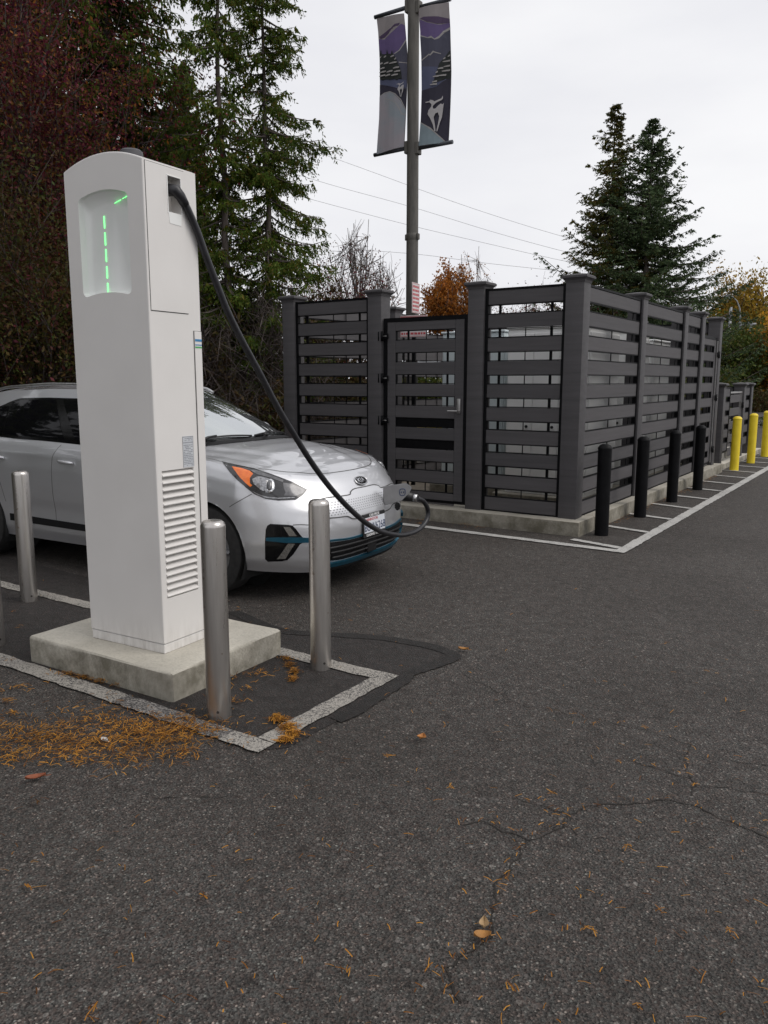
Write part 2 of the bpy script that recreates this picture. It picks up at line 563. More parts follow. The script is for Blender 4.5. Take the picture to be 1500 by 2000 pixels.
# bays further off on the right
for k in range(9):
    y = 20.5 + k * 2.7
    stripe('road_marking', (-2.4, y), (3.2, y + 0.4), 0.12, M['paint'], seed=40 + k)
# faint old line across the lane beyond the car

# cracks in the asphalt, traced from where they run
CR = [[(905, 1612), (940, 1604), (1000, 1627), (1030, 1640), (1060, 1628), (1100, 1615), (1112, 1592), (1140, 1578), (1200, 1570), (1250, 1566), (1300, 1560), (1340, 1568), (1400, 1595), (1460, 1615), (1510, 1640)],
      [(1030, 1640), (1010, 1665), (998, 1700), (975, 1730), (968, 1770), (962, 1800), (945, 1840), (900, 1862), (868, 1890), (872, 1930), (890, 1960)],
      [(1350, 1555), (1358, 1530), (1340, 1500), (1338, 1480), (1350, 1455), (1300, 1438), (1250, 1425), (1180, 1408), (1120, 1400), (1070, 1385)],
      [(1350, 1520), (1300, 1505), (1250, 1490), (1225, 1478)], [(1112, 1592), (1085, 1583), (1060, 1570), (1000, 1560)],
      [(1350, 1530), (1420, 1540), (1500, 1552)], [(1430, 1488), (1480, 1493), (1520, 1500)], [(905, 1318), (930, 1332), (960, 1345), (1010, 1372), (1040, 1388)],
      [(1100, 1615), (1130, 1632), (1190, 1636)], [(300, 1560), (380, 1552), (470, 1560)], [(1440, 1235), (1500, 1242)]]
bm = bmesh.new()
rg = random.Random(11)
for ci, line in enumerate(CR):
    pts = [gpt(*p) for p in line]
    fine = []
    for a, b in zip(pts, pts[1:]):
        k = max(2, int((b - a).length / 0.022))
        for j in range(k): fine.append(a.lerp(b, j / k))
    fine.append(pts[-1])
    pv = None
    ph = 0.0
    for i, p in enumerate(fine):
        t = (fine[min(i + 1, len(fine) - 1)] - fine[max(0, i - 1)]).normalized()
        nrm = Vector((-t.y, t.x, 0))
        ph = ph * 0.7 + rg.uniform(-0.011, 0.011)
        w = (0.0012 + abs(rg.gauss(0, 0.0014))) * (1.1 if ci < 2 else 0.6)
        c = p + nrm * ph
        A = bm.verts.new((c.x + nrm.x * w, c.y + nrm.y * w, 0.0025)); B = bm.verts.new((c.x - nrm.x * w, c.y - nrm.y * w, 0.0025))
        if pv: bm.faces.new((pv[0], pv[1], B, A))
        pv = (A, B)
o = finish(bm, 'asphalt_crack', M['crack']); o['kind'] = 'structure'

# ------------------------------------------------------------------ charging station
M['powder'] = None
def powder_mat():
    m, n, l, p = new_mat('white_powder_coat')
    t = N(n, 'ShaderNodeTexCoord')
    n1 = N(n, 'ShaderNodeTexNoise', Scale=260, Detail=2)
    l.new(t.outputs['Object'], n1.inputs['Vector'])
    b = N(n, 'ShaderNodeBump', Strength=0.12, Distance=0.002)
    l.new(n1.outputs[0], b.inputs['Height']); l.new(b.outputs[0], p.inputs['Normal'])
    # splash dirt near the foot and faint streaks under the top
    mpn = N(n, 'ShaderNodeMapping'); mpn.inputs['Scale'].default_value = (16, 16, 3.0)
    l.new(t.outputs['Object'], mpn.inputs[0])
    n2 = N(n, 'ShaderNodeTexNoise', Scale=1.0, Detail=6, Roughness=0.7)
    l.new(mpn.outputs[0], n2.inputs['Vector'])
    sx = N(n, 'ShaderNodeSeparateXYZ'); l.new(t.outputs['Object'], sx.inputs[0])
    mr = N(n, 'ShaderNodeMapRange'); mr.inputs[1].default_value = 0.22; mr.inputs[2].default_value = 0.0
    l.new(sx.outputs[2], mr.inputs[0])
    pw = N(n, 'ShaderNodeMath', operation='POWER'); pw.inputs[1].default_value = 1.8; l.new(mr.outputs[0], pw.inputs[0])
    rr = ramp(n, [(0.42, (0, 0, 0)), (0.68, (1, 1, 1))]); l.new(n2.outputs[0], rr.inputs[0])
    mu = N(n, 'ShaderNodeMath', operation='MULTIPLY'); l.new(pw.outputs[0], mu.inputs[0]); l.new(rr.outputs[0], mu.inputs[1])
    m2 = N(n, 'ShaderNodeMath', operation='MULTIPLY'); m2.inputs[1].default_value = 0.42; l.new(mu.outputs[0], m2.inputs[0])
    n3 = N(n, 'ShaderNodeTexNoise', Scale=3.0, Detail=5); l.new(t.outputs['Object'], n3.inputs['Vector'])
    rb = ramp(n, [(0.3, (0.70, 0.68, 0.655)), (0.7, (0.745, 0.725, 0.70))]); l.new(n3.outputs[0], rb.inputs[0])
    mx = N(n, 'ShaderNodeMix', data_type='RGBA'); l.new(m2.outputs[0], mx.inputs[0]); l.new(rb.outputs[0], mx.inputs[6])
    mx.inputs[7].default_value = (0.20, 0.17, 0.13, 1)
    l.new(mx.outputs[2], p.inputs['Base Color'])
    p.inputs['Roughness'].default_value = 0.42
    return m
M['powder'] = powder_mat()
M['white_in'] = noise_mat('satin_white', (0.80, 0.81, 0.79), (0.84, 0.84, 0.82), 4, 0.3)
M['seam'] = noise_mat('dark_seam', (0.05, 0.05, 0.05), (0.09, 0.09, 0.085), 20, 0.9)
M['led'] = emit_mat('green_led', (0.16, 1.0, 0.24), 1.7)
M['grey_cap'] = noise_mat('grey_plastic', (0.045, 0.045, 0.05), (0.07, 0.07, 0.077), 15, 0.55)
M['rubber'] = noise_mat('black_rubber', (0.012, 0.012, 0.014), (0.022, 0.022, 0.026), 25, 0.42)
M['black'] = noise_mat('black_plastic', (0.010, 0.010, 0.011), (0.018, 0.018, 0.019), 30, 0.45)
M['alu'] = noise_mat('bare_aluminium', (0.55, 0.55, 0.55), (0.68, 0.68, 0.68), 30, 0.35, metal=1.0)
M['label'] = noise_mat('printed_label', (0.50, 0.52, 0.55), (0.58, 0.60, 0.62), 30, 0.4)
M['ink'] = noise_mat('grey_ink', (0.16, 0.17, 0.20), (0.24, 0.25, 0.28), 40, 0.5)
M['blue'] = noise_mat('blue_stripe', (0.03, 0.20, 0.42), (0.035, 0.23, 0.46), 10, 0.4)
M['green'] = noise_mat('green_stripe', (0.07, 0.36, 0.10), (0.08, 0.40, 0.12), 10, 0.4)

pad = None
bm = bmesh.new()
box(bm, -1.125, 0, 0, 0.84, -0.05, 0.15, 0.022, 3)
bmesh.ops.subdivide_edges(bm, edges=[e for e in bm.edges if e.calc_length() > 0.3], cuts=9, use_grid_fill=True)
rg = random.Random(2)
for v in bm.verts:
    if v.co.z > 0.1 or v.co.z < 0.05: v.co += Vector((rg.uniform(-1, 1), rg.uniform(-1, 1), rg.uniform(-.6, .6))) * 0.0022
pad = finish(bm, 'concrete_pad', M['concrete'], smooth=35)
pad.location = (-2.90, 2.505, 0); pad.rotation_euler = (0, 0, R(1.8))
tag(pad, 'low square concrete plinth that the white charging station stands on', 'plinth')

CHW, CHD, CHS, CHP = 0.552, 0.355, 2.44, 2.497
ch = thing('charging_station', 'tall white electric car charger with green light dashes in its arched front recess', 'charger', (-3.148, 2.681, 0.15), R(3.5))
def arch(x, base, peak, w=CHW):
    u = (x + w / 2) / (w / 2)
    return base + (peak - base) * (1 - u * u)
bm = bmesh.new()
# front face with the recess cut out
PL = 0.05                                       # plinth height
nA = 20
outer = [(-CHW, PL + 0.004), (0, PL + 0.004)] + [(-CHW * k / nA, arch(-CHW * k / nA, CHS, CHP)) for k in range(nA + 1)]
def rrect(x0, x1, z0, z1, r, at, ab, n=6):
    """rounded rectangle, arched top and arched-up bottom, counter-clockwise"""
    out = []
    cx, hw = (x0 + x1) / 2, (x1 - x0) / 2
    def corner(px, pz, a0):
        for k in range(n + 1):
            a = R(a0 + 90 * k / n)
            out.append((px + r * math.cos(a), pz + r * math.sin(a)))
    def edge(xa, xb, f, m=10):
        for k in range(1, m): 
            x = xa + (xb - xa) * k / m
            out.append((x, f(x)))
    corner(x0 + r, z0 + r, 180)
    edge(x0 + r, x1 - r, lambda x: z0 + ab * (1 - ((x - cx) / (hw - r)) ** 2))
    corner(x1 - r, z0 + r, 270)
    corner(x1 - r, z1 - r, 0)
    edge(x1 - r, x0 + r, lambda x: z1 + at * (1 - ((x - cx) / (hw - r)) ** 2))
    corner(x0 + r, z1 - r, 90)
    return out
inner = rrect(-0.458, -0.110, 1.822, 2.303, 0.028, 0.022, 0.016)
def ring(bm, pts, y): return [bm.verts.new((p[0], y, p[1])) for p in pts]
vo_, vi_ = ring(bm, outer, 0), ring(bm, inner, 0)
eo = [bm.edges.new((vo_[i], vo_[(i + 1) % len(vo_)])) for i in range(len(vo_))]
ei = [bm.edges.new((vi_[i], vi_[(i + 1) % len(vi_)])) for i in range(len(vi_))]
bmesh.ops.triangle_fill(bm, edges=eo + ei, use_beauty=True)
for f in bm.faces:
    f.normal_update()
    if f.normal.y > 0: f.normal_flip()
# barrel top, far side, back; the louvred side is built with its own openings below
topf = [(p[0], p[1]) for p in outer[2:]]
tb = ring(bm, topf, CHD)
tf = vo_[2:]
for i in range(len(tf) - 1): bm.faces.new((tf[i], tb[i], tb[i + 1], tf[i + 1]))
bl = bm.verts.new((-CHW, CHD, PL + 0.004)); brr = bm.verts.new((0, CHD, PL + 0.004))
bm.faces.new((vo_[0], vo_[-1], tb[-1], bl))
bm.faces.new([bl] + list(reversed(tb)) + [brr])
# louvred side: outline with the cable opening and the louvre opening
hole = [(0.154, 2.222), (0.243, 2.219), (0.243, 2.391), (0.154, 2.391)]
so = [(0, PL + 0.004), (CHD, PL + 0.004), (CHD, CHS), (0, CHS)]
sv = [vo_[1], brr, tb[0], vo_[2]]
hv = [bm.verts.new((0, p[0], p[1])) for p in hole]
lh = [(0.036, 0.29), (0.263, 0.29), (0.263, 0.952), (0.036, 0.952)]
lv = [bm.verts.new((0, p[0], p[1])) for p in lh]
def eds(vs): return [bm.edges.get((vs[i], vs[(i + 1) % len(vs)])) or bm.edges.new((vs[i], vs[(i + 1) % len(vs)])) for i in range(len(vs))]
n_before = set(bm.faces)
bmesh.ops.triangle_fill(bm, edges=eds(sv) + eds(hv) + eds(lv), use_beauty=True)
for f in bm.faces:
    if f not in n_before:
        f.normal_update()
        if f.normal.x < 0: f.normal_flip()
# louvre box behind the opening, cable pocket
for vs, dep in ((lv, 0.05), (hv, 0.06)):
    bk = [bm.verts.new((-dep, v.co.y, v.co.z)) for v in vs]
    for i in range(4): bm.faces.new((vs[i], vs[(i + 1) % 4], bk[(i + 1) % 4], bk[i]))
    bm.faces.new(bk)
bmesh.ops.bevel(bm, geom=[e for e in bm.edges if (abs(e.verts[0].co.y) < 1e-5 and abs(e.verts[1].co.y) < 1e-5 and abs(e.verts[0].co.x) < 1e-5 and abs(e.verts[1].co.x) < 1e-5 and e.calc_length() > 1) or
                                 (abs(e.verts[0].co.y) < 1e-5 and abs(e.verts[1].co.y) < 1e-5 and e.verts[0] in tf and e.verts[1] in tf)], offset=0.006, segments=2, profile=0.5, affect='EDGES')
finish(bm, 'body', M['powder'], ch)
bm = bmesh.new()
box(bm, -CHW + 0.002, -0.002, 0.002, CHD - 0.002, 0.0, PL, 0.003, 1)
finish(bm, 'plinth', M['powder'], ch)
# the recess: walls that turn into a shallow back through a soft fillet
bm = bmesh.new()
loops = []
cxr, czr = -0.284, 2.06
for k, (dep, ins, top) in enumerate([(0.0, 0.0, 0), (0.012, 0.004, 0.006), (0.026, 0.010, 0.025), (0.036, 0.022, 0.045), (0.041, 0.042, 0.062)]):
    pts = []
    for (x, z) in inner:
        dx = x - cxr
        sxx = (0.174 - ins) / 0.174
        if z > 2.2: zz = z - top - (z - 2.2) * 0.0
        elif z < 1.9: zz = z + ins * 0.35
        else: zz = z
        pts.append((cxr + dx * sxx, zz))
    loops.append(ring(bm, pts, dep))
for a, b in zip(loops, loops[1:]):
    for i in range(len(a)): bm.faces.new((a[i], b[i], b[(i + 1) % len(a)], a[(i + 1) % len(a)]))
bm.faces.new(loops[-1])
bmesh.ops.recalc_face_normals(bm, faces=bm.faces)
for f in bm.faces:
    if f.normal.y > 0.5: f.normal_flip()
finish(bm, 'display_recess', M['white_in'], ch, smooth=50)
for z0, z1 in ((2.158, 2.217), (2.076, 2.138), (1.997, 2.058), (1.916, 1.975), (1.842, 1.894)):
    bm = bmesh.new(); box(bm, -0.323, -0.320, 0.036, 0.0415, z0 - 0.004, z1 - 0.004, 0.001, 1)
    finish(bm, 'light_bar', M['led'], ch)
for x0, x1 in ((-0.238, -0.182), (-0.165, -0.118)):
    bm = bmesh.new()
    y0 = 0.036 - (x0 + 0.24) * 0.2; y1 = 0.036 - (x1 + 0.24) * 0.2
    def zt(x): return 2.264 + (x + 0.24) * 0.15
    tube(bm, [(x0, y0, zt(x0)), (x1, y1, zt(x1))], 0.0014, 6)
    finish(bm, 'light_bar', M['led'], ch)
# louvres
bm = bmesh.new()
nl = 18
for k in range(nl):
    zc = 0.952 - (k + 0.5) * (0.662 / nl)
    h = 0.662 / nl
    prism(bm, [(-0.030, zc + h * 0.5 - 0.001), (0.004, zc - h * 0.10), (0.006, zc - h * 0.22), (0.004, zc - h * 0.34), (-0.03, zc - h * 0.1)], 'y', 0.037, 0.262)
finish(bm, 'louvre_vent', M['powder'], ch, smooth=30)
# access door (a plate 3 mm proud with a dark gap), edge cover, label, stripes
bm = bmesh.new()
def frame_plate(bm, y0, y1, z0, z1, x0, x1, hole=None):
    if not hole: box(bm, x0, x1, y0, y1, z0, z1, 0.0012, 1); return
    a, b, c, d = hole
    box(bm, x0, x1, y0, a, z0, z1); box(bm, x0, x1, b, y1, z0, z1)
    box(bm, x0, x1, a, b, z0, c); box(bm, x0, x1, a, b, d, z1)
frame_plate(bm, 0.014, 0.268, 1.742, 2.430, 0.001, 0.0035, (0.154, 0.243, 2.222, 2.391))
d_ = finish(bm, 'access_door', M['powder'], ch)
bm = bmesh.new()
g_ = 0.0022
for y0, y1, z0, z1 in ((0.0118, 0.014, 1.7398, 2.4322), (0.268, 0.2702, 1.7398, 2.4322), (0.014, 0.268, 1.738, 1.742), (0.014, 0.268, 2.430, 2.4325)):
    box(bm, 0.0002, 0.0012, y0, y1, z0, z1)
finish(bm, 'seam', M['seam'], d_)
bm = bmesh.new()                                 # scoop under the opening
prism(bm, [(0.154, 2.222), (0.243, 2.219), (0.238, 2.165), (0.160, 2.168)], 'x', 0.0036, 0.0052)
prism(bm, [(0.150, 2.216), (0.1545, 2.216), (0.1545, 2.395), (0.150, 2.395)], 'x', 0.0036, 0.006)
prism(bm, [(0.2425, 2.216), (0.247, 2.216), (0.247, 2.395), (0.2425, 2.395)], 'x', 0.0036, 0.006)
prism(bm, [(0.1545, 2.391), (0.2425, 2.391), (0.2425, 2.395), (0.1545, 2.395)], 'x', 0.0036, 0.006)
finish(bm, 'cable_outlet', M['white_in'], ch)
bm = bmesh.new(); box(bm, 0.0008, 0.006, 0.303, CHD - 0.001, 0.058, 1.655, 0.0015, 1)
ec = finish(bm, 'edge_cover', M['powder'], ch)
bm = bmesh.new(); box(bm, 0.0002, 0.0016, 0.2995, 0.303, 0.056, 1.658)
box(bm, 0.0002, 0.0016, 0.303, CHD - 0.001, 1.6552, 1.658)
finish(bm, 'seam', M['seam'], ec)
for c, z0, z1 in (('blue', 1.604, 1.616), ('green', 1.570, 1.578), ('blue', 1.584, 1.589)):
    bm = bmesh.new(); box(bm, 0.0062, 0.0072, 0.304, CHD - 0.003, z0, z1)
    finish(bm, 'stripe', M[c], ec)
bm = bmesh.new(); box(bm, 0.0005, 0.0015, 0.189, 0.266, 0.956, 1.118)
lb = finish(bm, 'label_sticker', M['label'], ch)
bm = bmesh.new()
rg = random.Random(8)
for y0, y1, z0, z1 in ((0.191, 0.264, 1.083, 1.086), (0.191, 0.264, 1.113, 1.1155), (0.189, 0.1905, 0.957, 1.116), (0.2645, 0.266, 0.957, 1.116)):
    box(bm, 0.0017, 0.0022, y0, y1, z0, z1)
for k in range(17):
    z = 1.106 - k * 0.0088
    if 1.078 < z < 1.09: continue
    y = 0.195
    while y < 0.258:
        w = rg.uniform(0.004, 0.016); w = min(w, 0.260 - y)
        if rg.random() < 0.8: box(bm, 0.0017, 0.0022, y, y + w, z - 0.0016, z + 0.0016)
        y += w + 0.003
finish(bm, 'print', M['ink'], lb)
bm = bmesh.new(); lathe(bm, [(0.0, 0.066), (0.046, 0.066), (0.056, 0.058), (0.060, 0.02), (0.060, -0.02), (0.0, -0.02)], 32, (-0.27, 0.19, 2.485))
finish(bm, 'antenna_cap', M['grey_cap'], ch, smooth=40)

# ------------------------------------------------------------------ bollards
def steel_mat():
    m, n, l, p = new_mat('brushed_stainless')
    t = N(n, 'ShaderNodeTexCoord')
    mpn = N(n, 'ShaderNodeMapping'); mpn.inputs['Scale'].default_value = (9, 9, 0.7)
    l.new(t.outputs['Object'], mpn.inputs[0])
    n1 = N(n, 'ShaderNodeTexNoise', Scale=2.2, Detail=8, Roughness=0.7); l.new(mpn.outputs[0], n1.inputs['Vector'])
    r = ramp(n, [(0.3, (0.46, 0.43, 0.40)), (0.55, (0.58, 0.555, 0.525)), (0.8, (0.66, 0.635, 0.60))]); l.new(n1.outputs[0], r.inputs[0])
    n2 = N(n, 'ShaderNodeTexNoise', Scale=22, Detail=3); l.new(t.outputs['Object'], n2.inputs['Vector'])
    rs = ramp(n, [(0.26, (0.6, 0.5, 0.43)), (0.33, (1, 1, 1))]); l.new(n2.outputs[0], rs.inputs[0])
    mx = N(n, 'ShaderNodeMix', data_type='RGBA', blend_type='MULTIPLY'); mx.inputs[0].default_value = 0.8
    l.new(r.outputs[0], mx.inputs[6]); l.new(rs.outputs[0], mx.inputs[7])
    l.new(mx.outputs[2], p.inputs['Base Color'])
    p.inputs['Metallic'].default_value = 0.92
    mr = N(n, 'ShaderNodeMapRange'); mr.inputs[3].default_value = 0.20; mr.inputs[4].default_value = 0.38
    l.new(n1.outputs[0], mr.inputs[0]); l.new(mr.outputs[0], p.inputs['Roughness'])
    return m
M['steel'] = steel_mat()
M['bolt'] = noise_mat('bolt', (0.05, 0.045, 0.04), (0.09, 0.085, 0.08), 30, 0.5, metal=0.6)
def steel_bollard(x, y, label, grime):
    t = thing('steel_bollard', label, 'bollard', (x, y, 0), grime, 'stainless steel bollards round the charger')
    bm = bmesh.new()
    r = 0.0565
    lathe(bm, [(r, 0.0), (r, 0.905)] + [(r - 0.024 + 0.024 * math.cos(a), 0.905 + 0.028 * math.sin(a)) for a in (R(15), R(30), R(45), R(60), R(75), R(90))] + [(0.015, 0.9345), (0, 0.935)], 40)
    finish(bm, 'post', M['steel'], t, smooth=50)
    for a in (-50, 40, 130, 220):
        bm = bmesh.new()
        tube(bm, [((r - 0.004) * math.cos(R(a)), (r - 0.004) * math.sin(R(a)), 0.045), ((r + 0.004) * math.cos(R(a)), (r + 0.004) * math.sin(R(a)), 0.045)], 0.0065, 10)
        finish(bm, 'bolt', M['bolt'], t)
    return t
steel_bollard(-2.60, 2.52, 'stainless steel bollard in front of the near corner of the concrete plinth', 0.0)
steel_bollard(-2.60, 3.29, 'stainless steel bollard with the charging cable passing just behind its top', 0.3)
steel_bollard(-5.18, 3.21, 'stainless steel bollard standing in front of the silver car rear door', 0.6)
steel_bollard(-4.455, 2.52, 'stainless steel bollard cut off by the left edge of the photo', 0.9)

M['black_paint'] = noise_mat('black_bollard_sleeve', (0.003, 0.003, 0.0035), (0.006, 0.006, 0.007), 12, 0.5, spec=0.12)
M['yellow'] = noise_mat('yellow_bollard_sleeve', (0.76, 0.56, 0.015), (0.84, 0.65, 0.03), 7, 0.45)
def sleeve(name, x, y, mat, label, group, r=0.069, h=0.93):
    bm = bmesh.new()
    lathe(bm, [(r, 0.0), (r, h - 0.055), (r + 0.003, h - 0.052), (r + 0.003, h - 0.040), (r * 0.80, h - 0.016), (r * 0.45, h - 0.002), (0, h)], 32)
    o = finish(bm, name, mat, smooth=35)
    o.location = (x, y, 0)
    return tag(o, label, 'bollard', group)
for i, (y, lab) in enumerate(((7.90, 'black bollard at the fence corner, tallest of the black row'), (9.235, 'black bollard second from the fence corner, before the second fence post'),
                              (10.64, 'black bollard third from the fence corner, on the hatched strip'), (12.06, 'black bollard farthest along the tall fence, next to its gate'))):
    sleeve('black_bollard', -2.585 + 0.006 * i, y, M['black_paint'], lab, 'black bollards along the fence')
for i, (y, lab) in enumerate(((15.04, 'yellow bollard nearest the tall fence, first of the yellow row'), (16.64, 'yellow bollard in the middle of the yellow row'), (18.22, 'yellow bollard at the right edge of the photo'))):
    sleeve('yellow_bollard', -2.61 + 0.01 * i, y, M['yellow'], lab, 'yellow bollards beyond the fence', 0.074, 0.95)
# ------------------------------------------------------------------ kerb and slatted fence
def rough_slab(name, x0, x1, y0, y1, z0, z1, mat, seed):
    bm = bmesh.new()
    box(bm, x0, x1, y0, y1, z0, z1, 0.018, 2)
    es = [e for e in bm.edges if e.calc_length() > 0.6]
    for ax in (0, 1):
        lo, hi = (x0, x1) if ax == 0 else (y0, y1)
        k = int((hi - lo) / 0.25)
        for i in range(1, k):
            co = [0, 0, 0]; co[ax] = lo + (hi - lo) * i / k
            no = [0, 0, 0]; no[ax] = 1
            bmesh.ops.bisect_plane(bm, geom=bm.verts[:] + bm.edges[:] + bm.faces[:], plane_co=co, plane_no=no)
    rgk = random.Random(seed)
    for v in bm.verts: v.co += Vector((rgk.uniform(-1, 1), rgk.uniform(-1, 1), rgk.uniform(-.5, .5))) * 0.004
    o = finish(bm, name, mat, smooth=35)
    o['kind'] = 'structure'
    return o
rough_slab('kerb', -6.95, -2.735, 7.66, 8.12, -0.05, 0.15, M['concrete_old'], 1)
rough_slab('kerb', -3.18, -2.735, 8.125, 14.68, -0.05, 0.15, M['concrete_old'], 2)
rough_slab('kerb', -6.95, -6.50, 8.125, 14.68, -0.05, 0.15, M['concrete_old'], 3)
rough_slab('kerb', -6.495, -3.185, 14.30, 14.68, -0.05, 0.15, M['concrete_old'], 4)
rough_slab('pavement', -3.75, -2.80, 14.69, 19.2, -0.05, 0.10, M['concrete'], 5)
M['yard'] = noise_mat('yard_gravel', (0.20, 0.17, 0.13), (0.34, 0.29, 0.23), 3.5, 0.9, bump=0.5, bscale=70)
sheet('yard_floor', [(-6.499, 8.124), (-3.184, 8.124), (-3.184, 14.296), (-6.499, 14.296)], 0.05, M['yard'])

def composite_mat():
    m, n, l, p = new_mat('grey_composite_board')
    t = N(n, 'ShaderNodeTexCoord')
    mg = N(n, 'ShaderNodeMapping'); mg.inputs['Scale'].default_value = (0.7, 5, 14); l.new(t.outputs['Object'], mg.inputs[0])
    n1 = N(n, 'ShaderNodeTexNoise', Scale=1.6, Detail=8, Roughness=0.7); l.new(mg.outputs[0], n1.inputs['Vector'])
    n2 = N(n, 'ShaderNodeTexNoise', Scale=170, Detail=3, Roughness=0.7); l.new(t.outputs['Object'], n2.inputs['Vector'])
    r = ramp(n, [(0.3, (0.066, 0.063, 0.065)), (0.7, (0.092, 0.088, 0.091))]); l.new(n1.outputs[0], r.inputs[0])
    r2 = ramp(n, [(0.3, (0.80, 0.80, 0.80)), (0.7, (1.15, 1.15, 1.15))]); l.new(n2.outputs[0], r2.inputs[0])
    mx = N(n, 'ShaderNodeMix', data_type='RGBA', blend_type='MULTIPLY'); mx.inputs[0].default_value = 0.8
    l.new(r.outputs[0], mx.inputs[6]); l.new(r2.outputs[0], mx.inputs[7])
    # each board its own shade
    g = N(n, 'ShaderNodeNewGeometry')
    r3 = ramp(n, [(0.0, (0.88, 0.88, 0.89)), (1.0, (1.10, 1.08, 1.08))]); l.new(g.outputs['Random Per Island'], r3.inputs[0])
    m3 = N(n, 'ShaderNodeMix', data_type='RGBA', blend_type='MULTIPLY'); m3.inputs[0].default_value = 1.0
    l.new(mx.outputs[2], m3.inputs[6]); l.new(r3.outputs[0], m3.inputs[7])
    l.new(m3.outputs[2], p.inputs['Base Color'])
    p.inputs['Roughness'].default_value = 0.62
    p.inputs['Specular IOR Level'].default_value = 0.3
    b = N(n, 'ShaderNodeBump', Strength=0.2, Distance=0.002); l.new(n2.outputs[0], b.inputs['Height']); l.new(b.outputs[0], p.inputs['Normal'])
    return m
M['board'] = composite_mat()
M['fmetal'] = noise_mat('black_fence_metal', (0.0025, 0.0025, 0.003), (0.005, 0.005, 0.006), 12, 0.55, spec=0.12)
M['satin'] = noise_mat('satin_nickel', (0.40, 0.39, 0.38), (0.5, 0.49, 0.48), 30, 0.35, metal=0.9)

PW = 0.19
def post(parent, x, y, z0, z1):
    bm = bmesh.new()
    box(bm, -PW / 2, PW / 2, -PW / 2, PW / 2, z0, z1, 0.008, 2)
    o = finish(bm, 'post', M['board'], parent, smooth=40)
    o.location = (x, y, 0)
    bm = bmesh.new()
    h = PW / 2
    # capital: cove, slab, shallow pyramid
    prof = [(h + 0.003, z1 - 0.035), (h + 0.010, z1 - 0.012), (h + 0.028, z1 + 0.006), (h + 0.036, z1 + 0.010), (h + 0.036, z1 + 0.030), (h + 0.022, z1 + 0.040), (0.01, z1 + 0.058)]
    rings = [[bm.verts.new((sx * r, sy * r, z)) for sx, sy in ((-1, -1), (1, -1), (1, 1), (-1, 1))] for r, z in prof]
    for a, b in zip(rings, rings[1:]):
        for k in range(4): bm.faces.new((a[k], a[(k + 1) % 4], b[(k + 1) % 4], b[k]))
    bm.faces.new(rings[-1])
    finish(bm, 'post_cap', M['board'], o)
    return o
PITCHB, BH, TOPB, NB = 0.2425, 0.142, 2.486, 10
def panel(parent, p0, p1, outward, top=TOPB, nb=NB, fl=0.036, pitch=PITCHB, bh=BH):
    """slat panel between two points of the fence line; outward = unit vector to the street"""
    a, b = Vector((p0[0], p0[1], 0)), Vector((p1[0], p1[1], 0))
    L = (b - a).length
    d = (b - a).normalized()
    ang = math.atan2(d.y, d.x)
    # local frame: x along the panel, y = away from the street
    loc = Matrix.Translation(a) @ Matrix.Rotation(ang, 4, 'Z')
    s = 1 if (Vector((-d.y, d.x, 0)).dot(Vector(outward)) < 0) else -1      # local +y points inwards when s = 1
    rgp = random.Random(int(p0[0] * 31 + p0[1] * 17))
    bm = bmesh.new()
    bot = top - (nb - 1) * pitch - bh
    for k in range(nb):
        z1 = top - k * pitch
        y0, y1 = sorted((0.018 * s, 0.042 * s))
        box(bm, fl * 0.7, L - fl * 0.7, y0, y1, z1 - bh + rgp.uniform(-.0015, .0015), z1 + rgp.uniform(-.0015, .0015), 0.004, 1)
    o = finish(bm, 'slat_panel', M['board'], parent)
    o.matrix_local = loc
    bm = bmesh.new()
    y0, y1 = sorted((0.010 * s, 0.060 * s))
    box(bm, 0.001, fl, y0, y1, bot - 0.02, top + 0.024)
    box(bm, L - fl, L - 0.001, y0, y1, bot - 0.02, top + 0.024)
    box(bm, fl, L - fl, y0 + 0.001, y1 - 0.001, top + 0.002, top + 0.023)
    box(bm, fl, L - fl, y0 + 0.001, y1 - 0.001, bot - 0.026, bot - 0.002)
    # board channels: thin black lips above and below each board, upright stiffeners behind
    for k in range(nb):
        z1 = top - k * pitch
        ya, yb = sorted((0.016 * s, 0.050 * s))
        if k > 0: box(bm, fl, L - fl, ya, yb, z1 + 0.0015, z1 + 0.010)
        if k < nb - 1: box(bm, fl, L - fl, ya, yb, z1 - bh - 0.010, z1 - bh - 0.0015)
    ya, yb = sorted((0.052 * s, 0.062 * s))
    for u, w in ((0.155, 0.028), (L - 0.165, 0.028), (L / 2, 0.008)):
        if L > 0.7: box(bm, u - w / 2, u + w / 2, ya, yb, bot - 0.02, top + 0.02)
    q = finish(bm, 'panel_frame', M['fmetal'], parent)
    q.matrix_local = loc
    return o
FX, FY = -2.83, 7.80            # outer faces of the long side and of the front
fence = thing('slatted_fence', 'tall dark grey slatted fence enclosing the white equipment cabinets', 'fence', (0, 0, 0))
cx0 = FX - PW / 2 - 0.0
fy0 = FY + PW / 2
PX = [cx0, -4.012, -5.315, -6.61]
ZT = 2.545
post(fence, PX[0], fy0, 0.14, ZT)
post(fence, PX[1], fy0, 0.14, ZT)
post(fence, PX[2], fy0, 0.14, ZT)
post(fence, PX[3], fy0, 0.14, ZT)
PYS = [9.93, 11.99, 13.07, 14.34]
for y in PYS: post(fence, cx0, y, 0.14, ZT)
LP = [(PX[3], fy0), (-6.37, 9.83), (-6.11, 11.95), (-5.82, 14.34)]
for x, y in LP[1:]: post(fence, x, y, 0.03, ZT)
for x in (-4.2,): post(fence, x, 14.34, 0.14, ZT)
h = PW / 2
panel(fence, (PX[1] + h, FY + 0.02), (PX[0] - h, FY + 0.02), (0, -1, 0))
panel(fence, (PX[3] + h, FY + 0.02), (PX[2] - h, FY + 0.02), (0, -1, 0))
